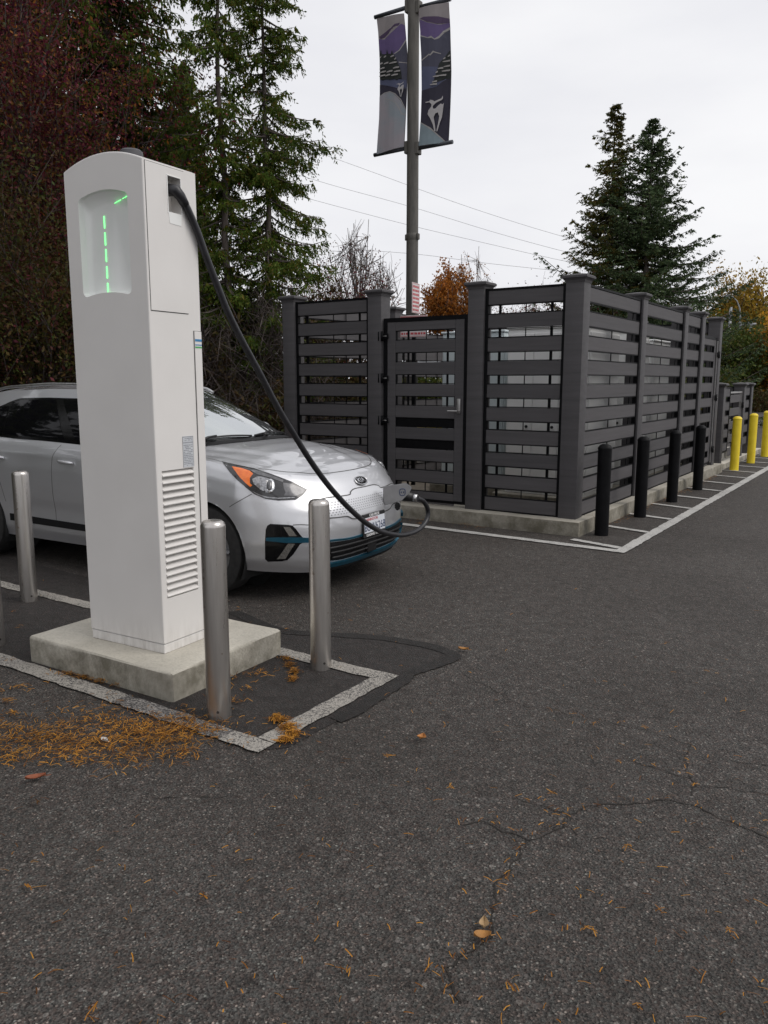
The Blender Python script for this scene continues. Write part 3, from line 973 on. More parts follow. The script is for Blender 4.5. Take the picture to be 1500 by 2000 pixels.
ys = [fy0] + PYS[:3]
for a, b in zip(ys, ys[1:]): panel(fence, (FX - 0.012, a + h), (FX - 0.012, b - h), (1, 0, 0))
for (xa, ya), (xb, yb) in zip(LP, LP[1:]): panel(fence, (xa - 0.06 + 0.012, ya + h), (xb - 0.06 - 0.012, yb - h), (-1, 0, 0))
xs = [-5.82, -4.2, cx0]
for a, b in zip(xs, xs[1:]): panel(fence, (a + h, 14.34 + h - 0.02), (b - h, 14.34 + h - 0.02), (0, 1, 0))

def hinge(parent, loc, rz=0):
    bm = bmesh.new()
    box(bm, -0.075, -0.010, -0.018, -0.001, -0.040, 0.040, 0.004, 1)
    box(bm, 0.012, 0.080, -0.018, -0.001, -0.030, 0.030, 0.004, 1)
    tube(bm, [(0.0, -0.016, -0.055), (0.0, -0.016, 0.055)], 0.017, 12)
    tube(bm, [(-0.045, -0.018, -0.052), (-0.045, -0.018, 0.052)], 0.010, 8)
    o = finish(bm, 'hinge', M['fmetal'], parent)
    o.location = loc; o.rotation_euler = (0, 0, rz)
    bm = bmesh.new(); tube(bm, [(0.018, -0.0225, 0), (0.066, -0.0225, 0)], 0.004, 6)
    finish(bm, 'hinge_pin', M['satin'], o)
def gate_leaf(t, L, top=2.26, bot=0.185, black=(4, 5), handle=True, lever=-1):
    """leaf in local axes: x from hinge side 0 to L, y = 0 street face, +y inwards"""
    bm = bmesh.new()
    fw = 0.045
    box(bm, 0, fw, 0, 0.05, bot, top); box(bm, L - fw, L, 0, 0.05, bot, top)
    box(bm, fw, L - fw, 0.001, 0.049, top - fw, top); box(bm, fw, L - fw, 0.001, 0.049, bot, bot + 0.03)
    for u in (0.31, L - 0.27):
        box(bm, u - 0.012, u + 0.012, 0.036, 0.046, bot, top)
    box(bm, L / 2 - 0.004, L / 2 + 0.004, 0.036, 0.046, bot, top)
    tz = top - fw
    pit = 0.2445
    zs = []
    for k in range(9):
        z1 = tz - k * pit
        hh = 0.098 if k == 0 else 0.136
        zt_ = z1 if k == 0 else z1 + 0.038
        zs.append((zt_ - (hh if k == 0 else hh), zt_))
    for lo, hi in zs[:-1]:
        box(bm, fw + 0.11, L - fw - 0.11, 0.008, 0.04, lo - 0.0085, lo - 0.001)
    for lo, hi in zs[1:]:
        box(bm, fw + 0.11, L - fw - 0.11, 0.008, 0.04, hi + 0.001, hi + 0.0085)
    box(bm, fw + 0.113, fw + 0.122, 0.008, 0.04, bot, top - fw); box(bm, L - fw - 0.122, L - fw - 0.113, 0.008, 0.04, bot, top - fw)
    finish(bm, 'gate_frame', M['fmetal'], t)
    bm = bmesh.new()
    box(bm, fw + 0.002, fw + 0.112, 0.004, 0.034, bot + 0.032, tz - 0.002, 0.003, 1)
    box(bm, L - fw - 0.112, L - fw - 0.002, 0.004, 0.034, bot + 0.032, tz - 0.002, 0.003, 1)
    for lo, hi in zs: box(bm, fw + 0.113, L - fw - 0.113, 0.006, 0.032, lo, hi - 0.002, 0.003, 1)
    box(bm, fw + 0.113, L - fw - 0.113, 0.006, 0.032, bot + 0.032, max(zs[-1][0] - 0.108, bot + 0.034), 0.003, 1) if zs[-1][0] - 0.108 > bot + 0.05 else None
    finish(bm, 'gate_boards', M['board'], t)
    for k in black:
        bm = bmesh.new()
        box(bm, fw + 0.124, L - fw - 0.124, 0.016, 0.030, zs[k][0] - 0.107, zs[k][0] - 0.0095)
        finish(bm, 'infill_panel', M['fmetal'], t)
    if handle:
        bm = bmesh.new()
        x = L - 0.10
        box(bm, x - 0.022, x + 0.022, -0.012, 0.003, 1.20, 1.36, 0.005, 2)
        tube(bm, [(x, -0.012, 1.225), (x, -0.055, 1.225)], 0.011, 10)
        tube(bm, [(x + 0.012, -0.055, 1.225), (x - 0.11, -0.055, 1.225)], 0.010, 10)
        finish(bm, 'handle', M['satin'], t, smooth=40)
g1 = thing('gate', 'dark grey slatted gate with two black infill strips and a lever handle', 'gate', (PX[2] + h + 0.012, FY + 0.035, 0))
gate_leaf(g1, (PX[1] - h - 0.010) - (PX[2] + h + 0.012))
for z in (2.06, 1.585, 1.10): hinge(g1, (-0.005, -0.014, z))
g2 = thing('gate', 'narrow slatted gate in the long side of the tall fence, beside its last post', 'gate', (FX - 0.035, PYS[2] + h + 0.01, 0), R(90))
gate_leaf(g2, PYS[3] - h - 0.02 - (PYS[2] + h), black=(), handle=False)
bm = bmesh.new(); box(bm, -0.022, 0.0, -0.02, 0.012, 0.20, 2.2, 0.002, 1)
o = finish(bm, 'edge_trim', M['satin'], g2); o.location = (PYS[3] - h - 0.02 - (PYS[2] + h), 0, 0)
for z in (1.98, 1.28, 0.42): hinge(g2, (PYS[3] - h - 0.02 - (PYS[2] + h) + 0.03, -0.02, z))

low = thing('low_fence', 'lower dark grey slatted fence beyond the tall fence', 'fence')
LZ = 1.47
for y in (14.98, 16.92, 17.72): post(low, cx0, y, 0.09, LZ)
panel(low, (FX - 0.012, 14.98 + h), (FX - 0.012, 15.62), (1, 0, 0), top=1.42, nb=5)
panel(low, (FX - 0.012, 16.92 + h), (FX - 0.012, 17.72 - h), (1, 0, 0), top=1.42, nb=5)
for x in (-4.9, -6.6): post(low, x, 17.72, 0.0, LZ)
panel(low, (-4.9 + h, 17.8), (cx0 - h, 17.8), (0, 1, 0), top=1.42, nb=5)
panel(low, (-6.6 + h, 17.8), (-4.9 - h, 17.8), (0, 1, 0), top=1.42, nb=5)
g3 = thing('gate', 'waist-high slatted gate in the low fence behind the yellow bollards', 'gate', (FX - 0.035, 15.64, 0), R(90))
gl = 16.92 - h - 15.66
bm = bmesh.new()
for k in range(5): box(bm, 0.035, gl - 0.035, 0.004, 0.030, 1.30 - k * 0.2425 - 0.142, 1.30 - k * 0.2425, 0.003, 1)
finish(bm, 'gate_boards', M['board'], g3)
bm = bmesh.new()
for x in (0, gl - 0.03): box(bm, x, x + 0.03, -0.004, 0.04, 0.16, 1.36)
box(bm, 0.03, gl - 0.03, -0.003, 0.039, 1.33, 1.359); box(bm, 0.03, gl - 0.03, -0.003, 0.039, 0.161, 0.18)
finish(bm, 'gate_frame', M['satin'], g3)
for z in (1.1, 0.4): hinge(g3, (gl + 0.01, -0.01, z))

# ------------------------------------------------------------------ cabinets inside the fence
M['cab_white'] = noise_mat('white_cabinet', (0.78, 0.78, 0.77), (0.84, 0.84, 0.82), 3, 0.45)
M['cab_grey'] = noise_mat('pale_grey_cabinet', (0.50, 0.56, 0.58), (0.57, 0.63, 0.64), 3, 0.45)
def cabinet(x0, x1, y0, y1, z1, mat, label, doors=2, z0=0.05, base=0.12, lock=True):
    t = thing('equipment_cabinet', label, 'cabinet', ((x0 + x1) / 2, (y0 + y1) / 2, z0), 0, 'equipment cabinets behind the slats')
    w, d = (x1 - x0) / 2, (y1 - y0) / 2
    zb = base
    bm = bmesh.new(); box(bm, -w - 0.12, w + 0.12, -d - 0.12, d + 0.12, 0, zb, 0.012, 1)
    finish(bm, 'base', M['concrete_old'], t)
    bm = bmesh.new(); box(bm, -w, w, -d, d, zb, z1 - z0 - 0.03, 0.006, 1)
    finish(bm, 'housing', mat, t)
    bm = bmesh.new(); box(bm, -w - 0.02, w + 0.02, -d - 0.02, d + 0.02, z1 - z0 - 0.029, z1 - z0, 0.008, 1)
    finish(bm, 'roof', mat, t)
    for k in range(doors):                               # doors towards the front and towards the long side
        xa = -w + 0.015 + k * (2 * w - 0.03) / doors; xb = -w + 0.015 + (k + 1) * (2 * w - 0.03) / doors
        bm = bmesh.new(); box(bm, xa + 0.004, xb - 0.004, -d - 0.016, -d - 0.001, zb + 0.05, z1 - z0 - 0.08, 0.004, 1)
        dd = finish(bm, 'door', mat, t)
        if lock:
            bm = bmesh.new()
            bm.free()
            for zz in (0.95, 1.62):
                bm = bmesh.new(); tube(bm, [(xb - 0.07, -d - 0.030, zz), (xb - 0.07, -d - 0.0165, zz)], 0.018, 12)
                finish(bm, 'lock', M['black'], dd)
    nd = max(1, round(2 * d / 0.6))
    for k in range(nd):
        ya = -d + 0.015 + k * (2 * d - 0.03) / nd; yb = -d + 0.015 + (k + 1) * (2 * d - 0.03) / nd
        bm = bmesh.new(); box(bm, w + 0.001, w + 0.016, ya + 0.004, yb - 0.004, zb + 0.05, z1 - z0 - 0.08, 0.004, 1)
        finish(bm, 'door', mat, t)
cabinet(-4.28, -3.25, 9.2, 10.3, 2.2, M['cab_white'], 'white cabinet seen through the slats of the right front panel', 3)
cabinet(-5.40, -4.50, 9.55, 10.35, 2.2, M['cab_grey'], 'pale blue-grey cabinet seen through the slats beside the gate handle', 2, lock=False)
cabinet(-4.45, -3.25, 10.65, 11.65, 2.2, M['cab_white'], 'white cabinet behind the second bay of the long fence side', 2)
cabinet(-4.4, -3.28, 11.98, 13.2, 2.15, M['cab_white'], 'white cabinet behind the third bay of the long fence side', 1)
# ------------------------------------------------------------------ banner pole, signs, wires
M['pole'] = noise_mat('weathered_pole', (0.062, 0.058, 0.050), (0.115, 0.106, 0.092), 2.2, 0.6, stretch=(6, 6, 1), bump=0.15, bscale=30)
M['arm'] = noise_mat('slate_arm', (0.05, 0.055, 0.065), (0.08, 0.085, 0.10), 8, 0.45, metal=0.4)
PD = 13.0
pp = spot(803, PD)
pole = thing('banner_pole', 'brown metal pole carrying two long winter banners behind the fence', 'pole', tuple(pp))
bm = bmesh.new()
lathe(bm, [(0.100, -0.05), (0.095, 3.0), (0.088, 6.0), (0.082, 9.4)], 28)
finish(bm, 'shaft', M['pole'], pole, smooth=40)
zb_ = z_at(463, PD)
bm = bmesh.new(); lathe(bm, [(0.094, zb_ - 0.05), (0.0975, zb_ - 0.045), (0.0975, zb_ + 0.045), (0.094, zb_ + 0.05)], 28)
for s in (-1, 1): box(bm, s * 0.108 - 0.012, s * 0.108 + 0.012, -0.03, 0.03, zb_ - 0.045, zb_ + 0.045, 0.004, 1)
finish(bm, 'clamp', M['pole'], pole, smooth=40)
def bplane(px, py):
    d = cam_ray(px, py)
    t = pp.y / d.y
    return ORG + d * t - pp
def bz5(pts): return [bplane(720 + x / 6.45, y / 6.45) for x, y in pts]
BC = {'sky': (0.30, 0.27, 0.27), 'plum': (0.075, 0.045, 0.10), 'purple': (0.125, 0.085, 0.21), 'slate': (0.070, 0.070, 0.105), 'blue': (0.085, 0.095, 0.165), 'navy': (0.026, 0.023, 0.042), 'tree': (0.016, 0.020, 0.018), 'snow': (0.36, 0.34, 0.33), 'ice': (0.23, 0.29, 0.32), 'pink': (0.33, 0.30, 0.325), 'deer': (0.44, 0.42, 0.42)}
for k, c in BC.items():
    M['b_' + k] = noise_mat('banner_' + k, [v * 0.92 for v in c], [v * 1.06 for v in c], 5, 0.7, bump=0.08, bscale=300)
M['b_dome'] = noise_mat('banner_dome', (0.25, 0.30, 0.33), (0.34, 0.31, 0.335), 1.1, 0.7, lo=0.42, hi=0.58)
def bow(p, side):
    u = abs(p.x)
    return -0.045 * math.sin(min(1, u / 0.55) * PI) + 0.02 * math.sin(p.z * 2.3 + side)
def bpoly(bm, pts3, layer, side, mi):
    vs = [bm.verts.new((p.x, 0, p.z)) for p in pts3]
    n0 = set(bm.faces)
    f = bm.faces.new(vs)
    f.material_index = mi
    z = min(p.z for p in pts3); hi = max(p.z for p in pts3)
    k0 = None
    geo = lambda: [g for g in bm.faces if g not in n0] 
    zz = math.floor(z / 0.12) * 0.12 + 0.12
    while zz < hi:
        fs = geo(); g = list({v for q in fs for v in q.verts}) + list({e for q in fs for e in q.edges}) + fs
        bmesh.ops.bisect_plane(bm, geom=g, dist=1e-5, plane_co=(0, 0, zz), plane_no=(0, 0, 1)); zz += 0.12
    x = min(p.x for p in pts3); hx = max(p.x for p in pts3)
    xx = math.floor(x / 0.1) * 0.1 + 0.1
    while xx < hx:
        fs = geo(); g = list({v for q in fs for v in q.verts}) + list({e for q in fs for e in q.edges}) + fs
        bmesh.ops.bisect_plane(bm, geom=g, dist=1e-5, plane_co=(xx, 0, 0), plane_no=(1, 0, 0)); xx += 0.1
    for v in {v for q in geo() for v in q.verts}: v.co.y = bow(v.co, side) - layer * 0.0016
    for q in geo(): q.material_index = mi
    # printed art sits on a cloth: faces look to the street
    for q in geo():
        q.normal_update()
        if q.normal.y > 0: q.normal_flip()
BK = list(BC) + ['dome']
mats = [M['b_' + k] for k in BK]
mi = {k: i for i, k in enumerate(BK)}
deer = [(740, 1300), (790, 1288), (800, 1270), (826, 1275), (850, 1288), (928, 1245), (940, 1210), (946, 1238), (935, 1262), (872, 1302), (852, 1322), (830, 1352), (836, 1382), (862, 1378), (890, 1340), (920, 1312), (944, 1320), (955, 1298), (951, 1334), (945, 1392), (935, 1482), (910, 1562), (886, 1665), (874, 1665), (894, 1552), (905, 1472), (888, 1424), (860, 1442), (842, 1490), (856, 1572), (866, 1662), (851, 1665), (834, 1582), (800, 1502), (768, 1450), (780, 1402), (815, 1352), (814, 1322), (790, 1302), (745, 1312)]
sdeer = [(430 + (x - 860) * 0.40, 1040 + (y - 1215) * 0.43) for x, y in deer]
left = [('sky', [(105, 235), (465, 180), (478, 400), (495, 700), (489, 1100), (480, 1500), (470, 1862), (112, 1950), (135, 1500), (136, 900), (120, 400)]),
        ('plum', [(130, 465), (300, 360), (350, 315), (415, 300), (400, 330), (330, 352), (250, 440), (200, 480), (150, 492)]),
        ('purple', [(128, 492), (200, 502), (330, 402), (430, 312), (473, 330), (484, 480), (486, 520), (440, 582), (400, 642), (340, 682), (134, 692)]),
        ('snow', [(336, 682), (398, 640), (436, 580), (484, 494), (486, 522), (442, 592), (404, 650), (345, 690)]),
        ('slate', [(345, 690), (404, 650), (442, 592), (486, 522), (494, 700), (489, 1130), (380, 1112), (137, 1062), (135, 693)]),
        ('snow', [(395, 785), (430, 790), (490, 792), (490, 802), (440, 798), (398, 800)]),
        ('blue', [(137, 1000), (482, 1012), (488, 1112), (380, 1117), (250, 1087), (137, 1062)]),
        ('navy', [(137, 1066), (250, 1090), (380, 1120), (488, 1130), (484, 1398), (430, 1302), (350, 1212), (280, 1172), (200, 1182), (137, 1212)]),
        ('snow', [(136, 1208), (200, 1168), (280, 1155), (352, 1186), (424, 1256), (486, 1390), (485, 1400), (418, 1268), (348, 1196), (280, 1164), (200, 1178), (136, 1218)]),
        ('dome', [(136, 1218), (200, 1180), (280, 1166), (346, 1198), (416, 1270), (484, 1402), (480, 1500), (470, 1860), (114, 1948), (135, 1500)]),
        ('snow', [(200, 1240), (280, 1262), (350, 1290), (400, 1350), (440, 1440), (484, 1446), (484, 1454), (434, 1450), (392, 1356), (345, 1298), (278, 1270), (200, 1250)]),
        ('tree', [(140, 692), (155, 622), (170, 682), (230, 690), (245, 630), (262, 686), (300, 690), (312, 640), (330, 702), (370, 762), (400, 832), (424, 902), (432, 1000), (400, 995), (375, 1020), (340, 1000), (280, 1012), (230, 1000), (180, 1015), (140, 1000)])]
for y, segs in ((716, ((140, 180), (190, 235), (295, 345))), (750, ((345, 372),)), (800, ((140, 185), (195, 270), (275, 380))), (862, ((140, 215), (330, 410))), (908, ((140, 235), (240, 330), (345, 425))), (955, ((140, 230), (225, 300), (310, 400)))):
    for a, b in segs:
        left.append(('snow', [(a, y + 8), ((a + b) / 2, y - 8), (b, y - 12), (b - 6, y + 6), ((a + b) / 2, y + 12), (a + 4, y + 18)]))
left.append(('deer', sdeer))
right = [('sky', [(645, 122), (1020, 32), (1034, 350), (1038, 900), (1010, 1770), (648, 1850), (666, 1500), (681, 900), (668, 400)]),
         ('plum', [(669, 250), (720, 230), (900, 220), (1028, 240), (1030, 292), (880, 312), (760, 290)]),
         ('purple', [(669, 262), (760, 302), (900, 324), (1030, 293), (1033, 345), (950, 396), (900, 462), (850, 500), (810, 466), (770, 486), (671, 457)]),
         ('snow', [(671, 457), (770, 486), (810, 466), (850, 500), (900, 462), (950, 396), (1033, 345), (1033, 377), (960, 422), (900, 492), (850, 513), (815, 491), (775, 498), (671, 472)]),
         ('slate', [(671, 473), (775, 499), (815, 492), (850, 514), (900, 493), (960, 423), (1034, 378), (1037, 1000), (860, 1100), (680, 1150), (680, 700)]),
         ('snow', [(680, 768), (740, 725), (780, 690), (795, 695), (830, 650), (850, 660), (920, 678), (922, 688), (835, 672), (800, 712), (780, 708), (690, 778)]),
         ('blue', [(681, 850), (900, 850), (1000, 1000), (860, 1100), (680, 1150)]),
         ('navy', [(680, 1151), (860, 1101), (960, 1001), (1036, 985), (1024, 1400), (1010, 1765), (992, 1798), (800, 1622), (668, 1550)]),
         ('tree', [(1018, 650), (1036, 640), (1036, 985), (960, 1002), (862, 1042), (798, 1090), (842, 1000), (870, 900), (902, 800), (950, 740)]),
         ('ice', [(667, 1552), (800, 1642), (980, 1802), (648, 1848)]),
         ('snow', [(667, 1545), (800, 1618), (980, 1790), (984, 1806), (800, 1640), (667, 1556)])]
for y, a, b in ((702, 1000, 1034), (735, 945, 975), (770, 940, 1034), (832, 950, 1034), (862, 885, 950), (890, 930, 1034), (915, 860, 890), (950, 890, 985), (968, 830, 900), (1035, 822, 880), (1070, 795, 880)):
    right.append(('snow', [(a, y + 8), ((a + b) / 2, y - 6), (b, y - 14), (b - 4, y + 8), ((a + b) / 2, y + 12), (a + 4, y + 18)]))
right.append(('deer', deer))
for side, (layers, lab, mot) in enumerate(((left, 'long winter banner with a pale dome and small deer, left of the brown pole', 0), (right, 'long winter banner with a large white deer, right of the brown pole', 0))):
    bm = bmesh.new()
    for k, (c, pts) in enumerate(layers): bpoly(bm, bz5(pts), k + 1 if k else 0, side, mi[c])
    # hem: cloth thickness behind
    bn = finish(bm, 'banner', mats)
    bn.location = tuple(pp)
    tag(bn, lab, 'banner', 'winter banners on the pole')
for (a, b, nm) in (((732, 34), (797, 14), 1), ((820, 14), (880, -2), 1), ((731, 303), (797, 289), 1), ((820, 289), (884, 277), 1)):
    A = bplane(*a); B = bplane(*b)
    A.y = B.y = 0.0
    bm = bmesh.new()
    tube(bm, [A, B], 0.030, 14)
    arm = finish(bm, 'banner_arm', M['arm'], pole)
    inner_ = B if abs(B.x) < abs(A.x) else A
    bm = bmesh.new()
    sgn = 1 if inner_.x > 0 else -1
    box(bm, sgn * 0.095 - 0.03, sgn * 0.095 + 0.03, -0.06, 0.06, inner_.z - 0.09, inner_.z + 0.09, 0.008, 1)
    finish(bm, 'bracket', M['pole'], arm)
M['sign_white'] = noise_mat('sign_white', (0.55, 0.52, 0.52), (0.64, 0.61, 0.60), 6, 0.45)
M['sign_red'] = noise_mat('sign_red', (0.42, 0.05, 0.06), (0.52, 0.08, 0.09), 12, 0.45)
def sign(name, loc, rz, w, h, label, rows, seed, redfrac=0.0, post_z=None):
    t = thing(name, label, 'sign', loc, rz)
    bm = bmesh.new(); box(bm, -w / 2, w / 2, -0.004, 0.004, -h / 2, h / 2, 0.0015, 1)
    finish(bm, 'face_plate', M['sign_white'], t)
    bm = bmesh.new(); rgs = random.Random(seed)
    e = 0.008
    for x0, x1, z0, z1 in ((-w / 2 + e, w / 2 - e, h / 2 - e - .005, h / 2 - e), (-w / 2 + e, w / 2 - e, -h / 2 + e, -h / 2 + e + .005), (-w / 2 + e, -w / 2 + e + .005, -h / 2 + e + .005, h / 2 - e - .005), (w / 2 - e - .005, w / 2 - e, -h / 2 + e + .005, h / 2 - e - .005)):
        box(bm, x0, x1, -0.0062, -0.0045, z0, z1)
    if redfrac: box(bm, -w / 2 + 0.02, w / 2 - 0.02, -0.0062, -0.0045, h / 2 - 0.02 - h * redfrac, h / 2 - 0.02)
    top = h / 2 - 0.03 - (h * redfrac if redfrac else 0)
    for k in range(rows):
        z = top - (k + 0.5) * (top + h / 2 - 0.02) / rows
        hh = (top + h / 2 - 0.02) / rows * 0.28
        x = -w / 2 + 0.025
        while x < w / 2 - 0.03:
            ww = min(rgs.uniform(0.012, 0.05), w / 2 - 0.022 - x)
            box(bm, x, x + ww, -0.0062, -0.0045, z - hh, z + hh)
            x += ww + 0.012
    finish(bm, 'print', M['sign_red'], t)
    if post_z is not None:
        bm = bmesh.new(); box(bm, -0.025, 0.025, 0.0045, 0.05, post_z - loc[2], h / 2)
        finish(bm, 'post', M['fmetal'], t)
    return t
sg = pp + Vector((0.115, -0.075, z_at(584, PD)))
sign('sign', tuple(sg), R(99), 0.30, 0.46, 'small white sign with red print fixed to the banner pole', 7, 3)
sg = spot(806, 11.6); sg.z = z_at(637, 11.6)
sign('sign', tuple(sg), R(8), 0.42, 0.30, 'white and red sign half hidden behind the top of the gate', 4, 4, 0.12, 0.0)
# yellow barrier behind the yard
bar = thing('barrier', 'yellow steel barrier rail seen low through the gate slats', 'barrier', tuple(spot(800, 15.2)), R(4))
bm = bmesh.new(); box(bm, -1.1, 1.1, -0.05, 0.05, 0.42, 0.72, 0.01, 1); finish(bm, 'rail', M['yellow'], bar)
for x in (-0.95, 0.0, 0.95):
    bm = bmesh.new(); box(bm, x - 0.05, x + 0.05, 0.0505, 0.15, 0.0, 0.72, 0.006, 1); finish(bm, 'post', M['yellow'], bar)
# wires
M['wire'] = noise_mat('overhead_wire', (0.34, 0.34, 0.35), (0.42, 0.42, 0.43), 5, 0.6)
for i, pts in enumerate((((520, 262), (700, 326), (880, 392), (1000, 432), (1100, 462), (1260, 506)), ((520, 322), (650, 362), (800, 403), (960, 452), (1090, 488), (1260, 530)), ((520, 365), (640, 398), (800, 440), (940, 473), (1080, 505), (1260, 542)), ((700, 488), (820, 497), (950, 514), (1080, 528), (1260, 548)))):
    P = [ORG + cam_ray(*p) * 46 for p in pts]
    bm = bmesh.new(); tube(bm, spline(P, 5), 0.0105, 5)
    w_ = finish(bm, 'overhead_wire', M['wire'])
    tag(w_, ['topmost overhead wire crossing the sky behind the pole', 'second overhead wire from the top, crossing behind the pole', 'third overhead wire from the top, crossing behind the pole', 'lowest overhead wire, just above the orange tree'][i], 'wire', 'overhead wires')
# far street lamp and traffic signal
M['galv'] = noise_mat('galvanised', (0.20, 0.21, 0.22), (0.28, 0.29, 0.30), 10, 0.5, metal=0.3)
d_ = 48
b0 = spot(1428, d_)
lamp = thing('street_lamp', 'thin grey street lamp with a curved arm before the yellow tree', 'lamp', tuple(b0))
Z = lambda py: z_at(py, d_) 
s_ = d_ / FPX
bm = bmesh.new()
tube(bm, [(0, 0, 0), (0, 0, Z(620)), (-2 * s_, -1 * s_, Z(602)), (-7 * s_, -4 * s_, Z(588)), (-14 * s_, -8 * s_, Z(580)), (-20 * s_, -12 * s_, Z(578))], [0.07, 0.05, 0.042, 0.036, 0.03, 0.028], 8)
finish(bm, 'column', M['galv'], lamp)
bm = bmesh.new(); box(bm, -0.85, -0.58, -0.46, -0.36, Z(580), Z(575), 0.02, 1); finish(bm, 'lamp_head', M['galv'], lamp)
b0 = spot(1409, d_)
sig = thing('traffic_signal', 'far grey traffic signal mast with a level arm and hanging lamp box', 'signal', tuple(b0), YAW)
bm = bmesh.new(); tube(bm, [(0, 0, 0), (0, 0, Z(600))], 0.09, 8); tube(bm, [(0, 0, Z(635)), (50 * s_, 0, Z(633))], 0.07, 8)
finish(bm, 'mast', M['galv'], sig)
bm = bmesh.new(); box(bm, 36 * s_, 42 * s_, -0.12, 0.12, Z(647), Z(628), 0.03, 1); finish(bm, 'lamp_box', M['galv'], sig)
bm = bmesh.new(); box(bm, 17 * s_, 22 * s_, -0.1, 0.1, Z(638), Z(629), 0.03, 1); finish(bm, 'sensor_box', M['galv'], sig)

# ------------------------------------------------------------------ trees
M['bark_cedar'] = noise_mat('cedar_bark', (0.055, 0.043, 0.036), (0.12, 0.10, 0.088), 3, 0.9, stretch=(8, 8, 1), bump=0.5, bscale=12)
M['bark_grey'] = noise_mat('grey_bark', (0.11, 0.095, 0.09), (0.19, 0.17, 0.16), 4, 0.9)
M['bark_dark'] = noise_mat('dark_twigs', (0.035, 0.025, 0.022), (0.075, 0.06, 0.055), 4, 0.9)
M['cedar'] = leaf_mat('cedar_sprays', [(0.042, 0.072, 0.011), (0.064, 0.112, 0.015), (0.090, 0.145, 0.019), (0.115, 0.140, 0.024), (0.15, 0.105, 0.021)], 0.35, 0.8)
M['cedar_dark'] = leaf_mat('dark_cedar_sprays', [(0.036, 0.060, 0.010), (0.054, 0.088, 0.013), (0.072, 0.108, 0.016), (0.105, 0.085, 0.018)], 0.3, 0.8)
M['fir'] = leaf_mat('fir_needles', [(0.034, 0.058, 0.026), (0.052, 0.084, 0.036), (0.076, 0.112, 0.048), (0.105, 0.132, 0.055)], 0.15, 0.6)
M['fir_brown'] = leaf_mat('browned_fir', [(0.042, 0.066, 0.018), (0.080, 0.086, 0.020), (0.125, 0.078, 0.018), (0.064, 0.096, 0.026)], 0.2, 0.6)
M['plum'] = leaf_mat('purple_plum_leaves', [(0.045, 0.010, 0.020), (0.085, 0.016, 0.030), (0.14, 0.024, 0.038), (0.18, 0.040, 0.038), (0.09, 0.075, 0.025), (0.30, 0.11, 0.02)], 0.35, 0.9)
M['mixed'] = leaf_mat('mixed_shrub_leaves', [(0.09, 0.018, 0.030), (0.060, 0.070, 0.015), (0.11, 0.06, 0.022), (0.050, 0.080, 0.016), (0.13, 0.026, 0.034)], 0.35, 1.0)
M['rust'] = leaf_mat('rust_leaves', [(0.28, 0.085, 0.016), (0.36, 0.13, 0.022), (0.44, 0.18, 0.035), (0.22, 0.09, 0.022)], 0.35, 1.2)
M['yellow_leaf'] = leaf_mat('yellow_olive_leaves', [(0.17, 0.14, 0.025), (0.30, 0.21, 0.03), (0.42, 0.26, 0.035), (0.22, 0.12, 0.022)], 0.35, 0.35)
M['orange_leaf'] = leaf_mat('orange_leaves', [(0.50, 0.22, 0.02), (0.66, 0.32, 0.03), (0.44, 0.24, 0.03)], 0.35, 0.4)
M['green_leaf'] = leaf_mat('dull_green_leaves', [(0.035, 0.062, 0.012), (0.060, 0.092, 0.016), (0.090, 0.110, 0.022), (0.11, 0.088, 0.022)], 0.3, 0.5)
M['bramble'] = leaf_mat('bramble_leaves', [(0.045, 0.026, 0.014), (0.075, 0.042, 0.020), (0.06, 0.062, 0.018), (0.11, 0.062, 0.026), (0.055, 0.082, 0.018)], 0.25, 1.1)

